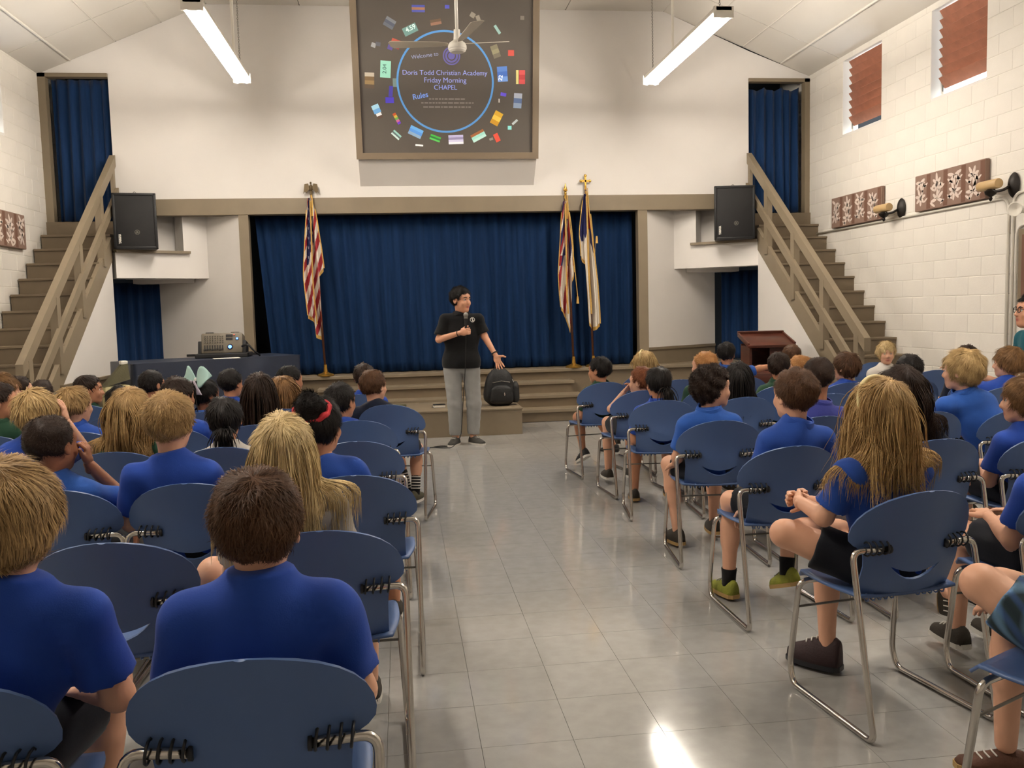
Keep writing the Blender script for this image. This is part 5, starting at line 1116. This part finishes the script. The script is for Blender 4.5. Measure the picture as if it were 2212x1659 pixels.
def seated(label, chair, head, S, yaw=0, pitch=0, roll=0, hs=1.0, b=1.0, face=0, sw=.132, **kw):
    x, y, rz = chair; a = math.radians(rz+kw.get('turn', 0)); fw = A_(-math.sin(a), math.cos(a), 0); rt = A_(math.cos(a), math.sin(a), 0); O = A_(x, y, 0); hs *= .95; H = A_(*head)-A_(0, 0, .008); Z = A_(0, 0, 1)
    a0 = math.radians(rz); fc = A_(-math.sin(a0), math.cos(a0), 0); rc = A_(math.cos(a0), math.sin(a0), 0)
    P = O+fc*kw.get('py', .275)+Z*.548; Rh = rotm(rz+yaw, pitch, roll)
    N = H+Rh @ (A_(0, -.022, 0))-Z*kw.get('neck', .138)*hs
    S_ = [N-rt*sw*b-Z*.072, N+rt*sw*b-Z*.072]
    if 'shrug' in kw: S_[1] = S_[1]+Z*kw['shrug']
    E = [S_[0]-rt*.045+fw*.05-Z*.20, S_[1]+rt*.045+fw*.05-Z*.20]; W = [P+fw*.22-rt*.075+Z*.075, P+fw*.22+rt*.075+Z*.075]
    hip = [P-rc*.072-Z*.018, P+rc*.072-Z*.018]; K = [hip[0]+fc*.345-rc*.03, hip[1]+fc*.345+rc*.03]; An = [K[0]+fc*.01-Z*.40, K[1]+fc*.01-Z*.40]
    J = dict(chair=(O, fc), P=P, N=N, H=H, R=Rh, hs=hs, b=b, rt=rt, S=S_, E=E, W=W, hip=hip, K=K, A=An, toe=[fc, fc])
    for k in ('E', 'W', 'K', 'A', 'toe', 'hands'):
        if k in kw:
            base = J.get(k, [None, None]); J[k] = [base[i] if kw[k][i] is None else (np.asarray(kw[k][i], float) if k != 'hands' else kw[k][i]) for i in (0, 1)]
    for k in ('fp', 'fr', 'tw', 'al'):
        if k in kw: J[k] = kw[k]
    return make_person(label, J, S, group=kw.get('group', 'children seated in the rows'))
# ================================================================ THE CHILDREN
sh = dict
def kid(label, chair, head, shirt, style, hc, yaw=0, skin='fair', near=0, **kw):
    S = dict(shirt=shirt, hair=(style, hc), skin=skin, near=near)
    for k in ('face', 'collar', 'loose', 'sleeve', 'headband', 'bow', 'len', 'wave', 'drift', 'anchor', 'shoe', 'sole', 'sock', 'sockh', 'stripes', 'bottom', 'leg', 'locks', 'spread', 'shoes', 'shoeh', 'dens', 'wr', 'gaze'):
        if k in kw: S[k] = kw.pop(k)
    if shirt in ('blue', 'azure', 'indigo', 'green') and 'collar' not in S: S['collar'] = 1
    return seated(label, chair, head, S, yaw=yaw, **kw)
# left of the aisle, nearest row first
kid('boy with short brown hair in blue tee, nearest aisle chair on left', (-.33, 1.62, 0), (-.315, 1.86, 1.06), 'royal', 'short', 'brown', 0, near=2, b=1.08, hs=1.02, sw=.138, neck=.112, collar=0, dens=1.3)
kid('boy with golden brown bowl cut in blue tee, cut off by the left edge', (-.95, 1.66, 0), (-.83, 1.92, 1.09), 'royal', 'bowl', 'dblond', 2, near=2, b=1.02, hs=1.02, collar=0, W=[None, (-.74, 2.02, .66)], K=[None, (-.76, 2.22, .60)])
kid('girl with long blond hair in grey tee, behind the brown haired boy', (-.27, 2.60, 0), (-.39, 2.84, 1.07), 'grey', 'long', 'pale', 0, near=2, b=1.06, hs=.98, len=.42, wave=.05, spread=.01, collar=0, K=[(-.66, 2.98, .64), None])
kid('boy with sandy ginger hair in royal blue shirt, beside the boy leaning on his hand', (-.88, 3.50, 0), (-.97, 3.74, 1.07), 'royal', 'short', 'dblond', -6, near=2, b=1.08, hs=1.08)
kid('dark haired boy in blue tee leaning his cheek on his hand', (-1.40, 3.50, 0), (-1.44, 3.74, 1.00), 'azure', 'fade', 'dark', -22, skin='brown', near=2, b=1.05, hs=1.04, collar=0, E=[None, (-1.21, 3.88, .72)], W=[None, (-1.33, 3.82, .90)], hands=[None, dict(d=(-.05, .0, 1), n=(-1, 0, 0), side=1, curl=.7)])
kid('girl with dark hair in a high bun with red scrunchie, blue tee', (-.22, 3.50, -3), (-.36, 3.74, 1.03), 'blue', 'bun', 'black', -18, skin='tan', near=2, b=1.04, hs=1.05, collar=0, shrug=.03, neck=.155)
kid('dark haired boy in royal shirt, just ahead of the girl with the scrunchie', (-.30, 5.35, 0), (-.40, 5.59, .95), 'royal', 'short', 'black', -32, skin='tan', near=1, b=.98)
kid('girl with black low ponytail in white shirt', (-.93, 4.46, 0), (-.94, 4.70, .965), 'white', 'pony', 'black', 6, skin='tan', near=1, anchor=(.0, -.105, -.035), roll=-6, len=.16, b=.98)
kid('girl with wavy light brown hair over a green shirt', (-1.46, 4.46, 0), (-1.41, 4.70, 1.03), 'green', 'long', 'dblond', 0, near=2, len=.36, wave=.16, b=1.0, collar=0)
kid('boy with streaky blond bowl cut in royal shirt, hand raised to his ear', (-1.98, 4.46, 0), (-1.87, 4.70, 1.04), 'royal', 'bowl', 'blond', -12, near=1, E=[None, (-1.70, 4.86, .80)], W=[None, (-1.77, 4.80, .98)], hands=[None, dict(d=(-.1, .0, 1), n=(-1, 0, 0), curl=.3)])
kid('girl with blond ponytail in blue polo', (-1.95, 5.35, 0), (-2.0, 5.59, .99), 'blue', 'pony', 'dblond', -25, near=1, anchor=(0, -.10, .06), len=.27)
kid('dark haired child in green polo at the left edge, face in profile', (-2.46, 5.35, 0), (-2.44, 5.60, 1.03), 'green', 'short', 'dark', -70, skin='tan', near=1, face=1)
kid('girl with long dark brown hair, left of the brown haired girl in green', (-.90, 5.35, 0), (-.90, 5.59, 1.03), 'blue', 'long', 'dark', 0, skin='tan', near=1, len=.40, wave=.05)
kid('boy with dark cropped hair, in front of the girl with the mint bow', (-1.42, 5.35, 0), (-1.39, 5.59, 1.02), 'royal', 'short', 'dark', -28, skin='tan', near=1)
kid('brown haired boy in dark jacket and striped socks, left aisle chair', (-.13, 6.22, -12), (-.22, 6.46, .97), 'navyj', 'short', 'brown', -26, near=1, face=1, b=.98, stripes=1, sock='black', sockh=.16, shoe='olive', K=[None, (.08, 6.72, .45)], A=[(.0, 6.74, .12), (.06, 6.66, .13)], toe=[(-.2, .9, 0), (.35, .8, 0)], leg=.55)
kid('girl with light brown hair and green shirt, right of the girl with long dark hair', (-.86, 6.22, 0), (-.86, 6.46, .95), 'green', 'long', 'lbrown', -28, near=0, len=.24, collar=0)
kid('girl with dark hair tied with a big mint and lilac bow', (-1.42, 6.22, 0), (-1.42, 6.46, .95), 'azure', 'pony', 'black', -45, skin='brown', near=1, bow=1, face=1, len=.22)
kid('child with round black hair bent forward behind a raised hand', (-1.98, 6.22, 0), (-2.01, 6.46, .91), 'navyj', 'short', 'black', -20, pitch=-25, skin='tan', near=1, collar=0, E=[None, (-1.78, 6.60, .74)], W=[None, (-1.90, 6.60, .90)])
kid('boy with blond brown mop at the left edge, green polo', (-2.76, 6.22, 0), (-2.78, 6.46, 1.03), 'green', 'bowl', 'lbrown', -60, near=1)
kid('dark haired boy in royal shirt, foremost left row beside the aisle', (-.37, 7.12, 0), (-.33, 7.36, .97), 'royal', 'short', 'dark', 0, skin='tan')
kid('boy with tousled black hair, foremost left row, second from the aisle', (-.93, 7.12, 0), (-.93, 7.36, .97), 'royal', 'short', 'black', -50, skin='tan', face=1)
kid('black haired boy in bright royal shirt, right of the girl with the bow', (-1.45, 7.12, 0), (-1.41, 7.36, .96), 'royal', 'short', 'black', -28, skin='tan')
kid('black haired boy in blue collar seated in front of the bin', (-2.0, 7.12, 0), (-2.03, 7.36, .97), 'indigo', 'short', 'black', -35, skin='tan', face=1)
kid('girl in green polo with dark hair, profile towards the speaker', (-2.54, 7.12, 0), (-2.52, 7.36, .95), 'green', 'pony', 'dark', -78, skin='tan', face=1)
kid('brown haired boy in green at the left, foremost row', (-3.06, 7.12, 0), (-3.05, 7.36, .96), 'green', 'short', 'dark', -60)
kid('child with dark hair, only the crown showing by the left stairs', (-3.2, 7.95, 0), (-3.2, 8.19, .87), 'navyj', 'short', 'dark', 0, collar=0)
# right of the aisle
kid('black haired boy in green polo and black shoes, by the stage steps', (1.78, 7.42, 8), (1.75, 7.66, .94), 'green', 'short', 'black', 40, skin='tan', near=1, face=1, K=[(1.60, 7.90, .49), None], A=[(1.66, 8.02, .16), (1.95, 8.0, .20)], toe=[(-.4, .8, 0), (-.8, .5, 0)], fp=(-.5, 0), shoe='black', leg=.6)
kid('girl with blond hair and headband, beyond the black haired boy in green', (2.42, 8.32, 10), (2.41, 8.56, .935), 'green', 'long', 'blond', 45, near=1, headband=1, face=1, len=.2)
kid('auburn haired boy resting his chin on his hands', (1.87, 6.55, 6), (1.90, 6.80, .90), 'blue', 'short', 'auburn', 42, near=1, face=1, E=[(1.70, 7.02, .66), (2.0, 7.05, .66)], W=[(1.80, 6.98, .80), (1.90, 7.0, .80)])
kid('girl with black braid in royal polo, aisle chair', (1.80, 5.80, -6), (1.81, 6.04, .95), 'royal', 'pony', 'black', 12, skin='tan', near=1, collar=1, anchor=(.02, -.10, -.03), len=.18, K=[(1.74, 6.40, .52), (1.98, 6.40, .52)], A=[(1.74, 6.46, .10), (2.02, 6.46, .11)], shoe='dark', sole='sole_tan')
kid('boy with spiky ginger blond hair in green', (2.44, 6.55, 0), (2.42, 6.79, 1.01), 'green', 'crew', 'ginger', 40, near=1, face=1)
kid('black haired boy in blue stretching his arm out to the lectern side', (3.24, 8.32, 0), (3.27, 8.50, 1.0), 'azure', 'short', 'black', -35, skin='tan', near=1, face=1, E=[None, (3.62, 8.50, .84)], W=[None, (3.86, 8.55, .86)])
kid('boy with curly brown hair in blue polo, looking right', (1.78, 4.65, -5), (1.79, 4.88, 1.02), 'azure', 'curly', 'dark', -74, near=2, face=1, b=1.02, hs=1.05, W=[(1.60, 5.0, .56), None], K=[(1.62, 5.18, .52), None], A=[(1.66, 5.16, .105), None], toe=[(-.2, 1, 0), None], shoe='dark', sole='sole_tan', shoeh=.09)
kid('girl with long black hair beside the curly haired boy', (2.40, 5.80, 0), (2.41, 6.04, .96), 'navyj', 'long', 'black', -10, skin='tan', near=1, len=.34, wave=.04, collar=0)
kid('dark haired boy in green polo in front of the lectern', (3.02, 6.55, 0), (3.06, 6.79, .98), 'green', 'short', 'dark', -32, near=1, skin='tan')
kid('child with brown hair just below the lectern top', (3.96, 8.32, 0), (3.98, 8.54, .955), 'royal', 'short', 'brown', 0)
kid('boy with cropped reddish hair, nose showing behind the boy with the fade', (3.62, 7.42, 0), (3.63, 7.64, .90), 'blue', 'crew', 'ginger', 55, near=1, face=1)
kid('boy with dark faded haircut in purple blue polo', (2.40, 4.65, 0), (2.45, 4.90, 1.055), 'indigo', 'fade', 'dark', -4, skin='tan', near=2, hs=1.02, neck=.165)
kid('boy with tousled brown hair in blue polo and lime shoes, right aisle', (1.78, 3.70, 2), (1.85, 3.94, 1.06), 'blue', 'short', 'brown', 14, near=2, b=1.02, hs=1.04, W=[(1.64, 4.02, .52), None], K=[(1.62, 4.16, .51), (1.92, 4.14, .52)], A=[(1.61, 4.17, .10), (1.87, 4.06, .17)], toe=[(-.25, 1, 0), (-.3, 1, 0)], fp=(0, -.35), shoe='lime', sole='sole_tan', sock='black', sockh=.06, leg=.62)
kid('boy with neat brown hair in royal polo, left of the long blond hair', (3.58, 6.55, 0), (3.64, 6.79, .96), 'royal', 'bowl', 'brown', 28, near=1, face=1)
kid('girl with very long blond hair and gold headband, legs crossed, near right aisle chair', (1.78, 2.68, 8), (1.70, 2.93, 1.10), 'blue', 'long', 'honey', 6, near=2, b=1.04, hs=1.0, len=.40, wave=.16, spread=.12, collar=0, headband=1, pitch=-6, neck=.145, E=[(1.50, 2.95, .72), (1.74, 3.02, .70)], W=[(1.49, 3.13, .74), (1.55, 3.16, .73)], hands=[dict(d=(.3, .8, .1), n=(1, 0, -.2), curl=.9), dict(d=(-.5, .7, .1), n=(-1, 0, -.2), curl=.9)], K=[(1.41, 3.08, .63), (1.66, 3.24, .53)], A=[(1.74, 3.24, .60), (1.67, 3.25, .10)], toe=[(.8, .2, 0), (-.65, .75, 0)], shoe='floral', sole='spring', shoeh=.115, shoes=1.12, leg=.62)
kid('girl with long curly dark hair behind the very long blond hair', (2.50, 3.70, 0), (2.40, 3.95, 1.06), 'navyj', 'long', 'dark', 0, skin='fair', near=2, len=.44, wave=.22, sleeve=1.85, collar=0, E=[None, (2.62, 3.86, .72)], W=[None, (2.74, 3.98, .63)], A=[None, (2.54, 3.76, .10)], toe=[None, (-.3, -.6, 0)], fp=(0, -.9), sole='sole_tan')
kid('boy with black hair, only the crown showing beside the blond girl', (3.68, 5.80, 0), (3.72, 6.02, .98), 'royal', 'short', 'black', 0, skin='tan')
kid('blond girl facing the camera beside the right stairs', (5.0, 8.75, 172), (4.98, 8.46, .955), 'white', 'bowl', 'pale', -12, near=1, face=1, collar=0)
kid('boy with pale blond hair in blue polo, leaning towards the aisle', (3.66, 4.65, 4), (3.41, 4.95, 1.06), 'azure', 'bowl', 'blond', 34, near=2, b=1.03, hs=1.04, face=1, E=[(3.28, 5.02, .72), None])
kid('dark haired child hidden behind the pale blond boy', (4.74, 6.55, 0), (4.73, 6.82, .99), 'navyj', 'short', 'dark', 0, collar=0)
kid('boy with brown mop in royal polo reaching forward, in front of the woman', (4.42, 5.80, 5), (4.54, 6.04, 1.01), 'royal', 'bowl', 'lbrown', 34, near=1, face=1, E=[(4.34, 6.16, .82), (4.60, 6.24, .84)], W=[(4.30, 6.34, .92), (4.42, 6.36, .92)])
kid('boy with golden brown hair in profile at the right edge', (3.10, 3.70, 0), (3.07, 3.96, .99), 'royal', 'bowl', 'lbrown', 52, near=2, face=1, collar=0)
kid('child in royal blue tee at the right edge, head out of view', (2.42, 2.68, 4), (2.44, 2.94, 1.0), 'royal', 'short', 'brown', 0, near=1, b=1.08, collar=0)
kid('child in plaid shorts and brown sandals in the bottom right corner', (1.98, 1.83, 25), (1.88, 2.05, 1.12), 'green', 'short', 'brown', 20, near=2, b=1.08, collar=0, bottom='plaid', leg=.78, K=[(1.63, 2.26, .68), (1.80, 2.36, .56)], A=[(1.92, 2.38, .60), (1.84, 2.42, .10)], toe=[(.6, .4, 0), (-.9, .2, 0)], shoe='brown', sole='sole_tan', shoeh=.045)
# ================================================================ THE SPEAKER AND THE WOMAN
Z3 = A_(0, 0, 1)
H = A_(.662, 9.70, 1.625); Rm = rotm(180+42, -2, 0)
Jm = dict(P=A_(.650, 9.76, .93), N=A_(.664, 9.745, 1.455), H=H, R=Rm, hs=1.12, b=1.28, tw=1.12, rt=A_(-1, 0, 0), S=[A_(.848, 9.74, 1.405), A_(.482, 9.74, 1.410)], E=[A_(.915, 9.72, 1.215), A_(.405, 9.70, 1.195)],
          W=[A_(1.022, 9.60, 1.005), A_(.628, 9.470, 1.268)], hip=[A_(.755, 9.76, .88), A_(.545, 9.76, .88)], K=[A_(.775, 9.74, .46), A_(.560, 9.74, .46)], A=[A_(.760, 9.77, .085), A_(.560, 9.77, .085)], toe=[A_(.5, -.85, 0), A_(-.35, -.9, 0)], al=.92,
          handscale=1.12, hands=[dict(d=(.28, -.25, -.85), n=(-.25, -.9, .35), side=-1, curl=.16, spread=.16, thumb=1.25), dict(d=(.81, -.58, .16), n=(.58, .81, 0), side=1, curl=1.12, spread=0, thumb=.55)])
man = make_person('man in black polo and grey trousers speaking into a microphone', Jm, dict(shirt='black', hair=('short', 'black'), skin='man', near=2, adult=True, face=1, collar=1, hem=-.06, loose=.016, bottom='trousers', leg=1.93, shoe='grey', sole='sole_white', shoes=1.06, sleeve=.80, gaze=1))
om = A_(*man.location)
# polo emblem: ring with a stylised numeral
em = MB(); C0 = A_(.775, 9.742-.148, 1.405)-om; ex, ez = A_(1, .12, 0), A_(0, .05, 1)
em.add([tuple(C0+ex*r*math.cos(2*pi*k/28)+ez*r*math.sin(2*pi*k/28)) for r in (.021, .027) for k in range(28)], [(k, (k+1) % 28, 28+(k+1) % 28, 28+k) for k in range(28)])
for pts in ([(-.004, -.018), (.005, -.018), (.005, .018), (-.004, .018)], [(-.014, .004), (-.004, .010), (-.004, .018), (-.012, .010)], [(.005, -.018), (.016, -.010), (.016, -.003), (.005, -.010)]): em.add([tuple(C0+ex*a+ez*c) for a, c in pts], [tuple(range(4))])
em.build('shirt_emblem', 'white_pl', man)
for w0, w1, r, nm in ((Jm['W'][0], Jm['E'][0], .034, 'bracelet'), (Jm['W'][1], Jm['E'][1], .032, 'wristband')):
    a = (w1-w0)/np.linalg.norm(w1-w0); c = w0+a*.025-om; u = np.cross(a, A_(0, 0, 1)); u /= np.linalg.norm(u); v = np.cross(a, u)
    MB().tube([tuple(c+r*(u*math.cos(t)+v*math.sin(t))) for t in [2*pi*i/20 for i in range(20)]], .007 if nm == 'bracelet' else .004, 8, closed=True).build(nm, 'cord', man, smooth=True)
# microphone and its cable
mc = empty('microphone', (.690, 9.452, 1.32), 0, 'handheld corded microphone with silver grille held by the man', 'microphone')
ax_ = Vector((.02, -.01, 1)).normalized(); Tq = Vector((0, 0, 1)).rotation_difference(ax_).to_matrix().to_4x4()
MB().lathe([(.001, -.09), (.010, -.09), (.012, .02), (.019, .09), (.020, .105), (.001, .105)], 16, Tq).build('handle', 'black', mc, angle=.6)
MB().lathe([(.020, .100), (.022, .105), (.022, .112), (.020, .116)], 16, Tq).build('collar_band', 'led_blue' if False else 'grey_metal', mc, angle=.6)
MB().ball((0, 0, .140), (.026, .026, .030), 16, 10, Tq).build('grille', mat('mic_grille', (150, 146, 140), .5, .5, bump=.6, bscale=600), mc, smooth=True)
cb = [(.688, 9.452, 1.235), (.680, 9.455, 1.05), (.668, 9.52, .80), (.650, 9.56, .60), (.630, 9.57, .35), (.600, 9.56, .12), (.50, 9.50, .012), (.38, 9.52, .006), (.30, 9.60, .006), (.40, 9.66, .006), (.44, 9.60, .006), (.20, 9.58, .006), (-.05, 9.66, .006), (-.5, 9.9, .006), (-1.1, 10.4, .006), (-1.2, 10.9, .006)]
pts = [Vector(p) for p in cb]; sm = []
for i in range(len(pts)-1):
    p0, p1, p2_, p3 = pts[max(i-1, 0)], pts[i], pts[i+1], pts[min(i+2, len(pts)-1)]
    for k in range(6): t = k/6; q = .5*((2*p1)+(p2_-p0)*t+(2*p0-5*p1+4*p2_-p3)*t*t+(3*p1-p0-3*p2_+p3)*t**3); q.z = max(q.z, .006); sm.append(q)
sm.append(pts[-1]); cbl = MB().tube(sm, .0045, 6).build('microphone_cable', 'cord', None, smooth=True); tag(cbl, 'thin black microphone cable hanging from the hand and trailing left over the floor', 'cable')
# woman at the right wall
Hw = A_(4.92, 6.30, 1.385); Rw = rotm(78, 4, 0)
Jw = dict(P=A_(5.02, 6.30, .74), N=A_(4.96, 6.30, 1.215), H=Hw, R=Rw, hs=1.06, b=1.22, tw=1.1, rt=A_(.25, 1, 0)/1.03, S=[A_(4.92, 6.12, 1.165), A_(5.0, 6.48, 1.165)], E=[A_(4.88, 6.05, .95), A_(5.0, 6.54, .95)], W=[A_(4.78, 6.12, .76), A_(4.84, 6.46, .76)],
          hip=[A_(5.0, 6.21, .70), A_(5.04, 6.39, .70)], K=[A_(4.96, 6.20, .38), A_(5.0, 6.40, .38)], A=[A_(4.98, 6.20, .09), A_(5.02, 6.40, .09)], toe=[A_(-1, 0, 0), A_(-1, 0, 0)])
wm = make_person('woman in teal top with glasses and dark hair up, standing by the right wall', Jw, dict(shirt='teal', hair=('bun', 'black'), skin='man', near=2, adult=True, face=1, bottom='shorts', leg=1.9, shoe='black', sleeve=.8, loose=.012))
ow = A_(*wm.location); gl = MB(); Lw = lambda x, y, z: tuple(Hw+Rw @ (A_(x, y, z)*1.06)-ow)
for q in (-1, 1):
    gl.tube([Lw(q*.034+.023*math.copysign(abs(math.cos(t))**.7, math.cos(t)), .104-.012*abs(math.cos(t))*.3, .004+.017*math.copysign(abs(math.sin(t))**.7, math.sin(t))) for t in [2*pi*i/20 for i in range(20)]], .0028, 6, closed=True)
    gl.tube([Lw(q*.057, .100, .010), Lw(q*.080, .05, .012), Lw(q*.084, -.01, .008)], .0026, 6)
gl.tube([Lw(-.011, .106, .008), Lw(.011, .106, .008)], .0026, 6); gl.build('glasses', 'cord', wm, smooth=True)
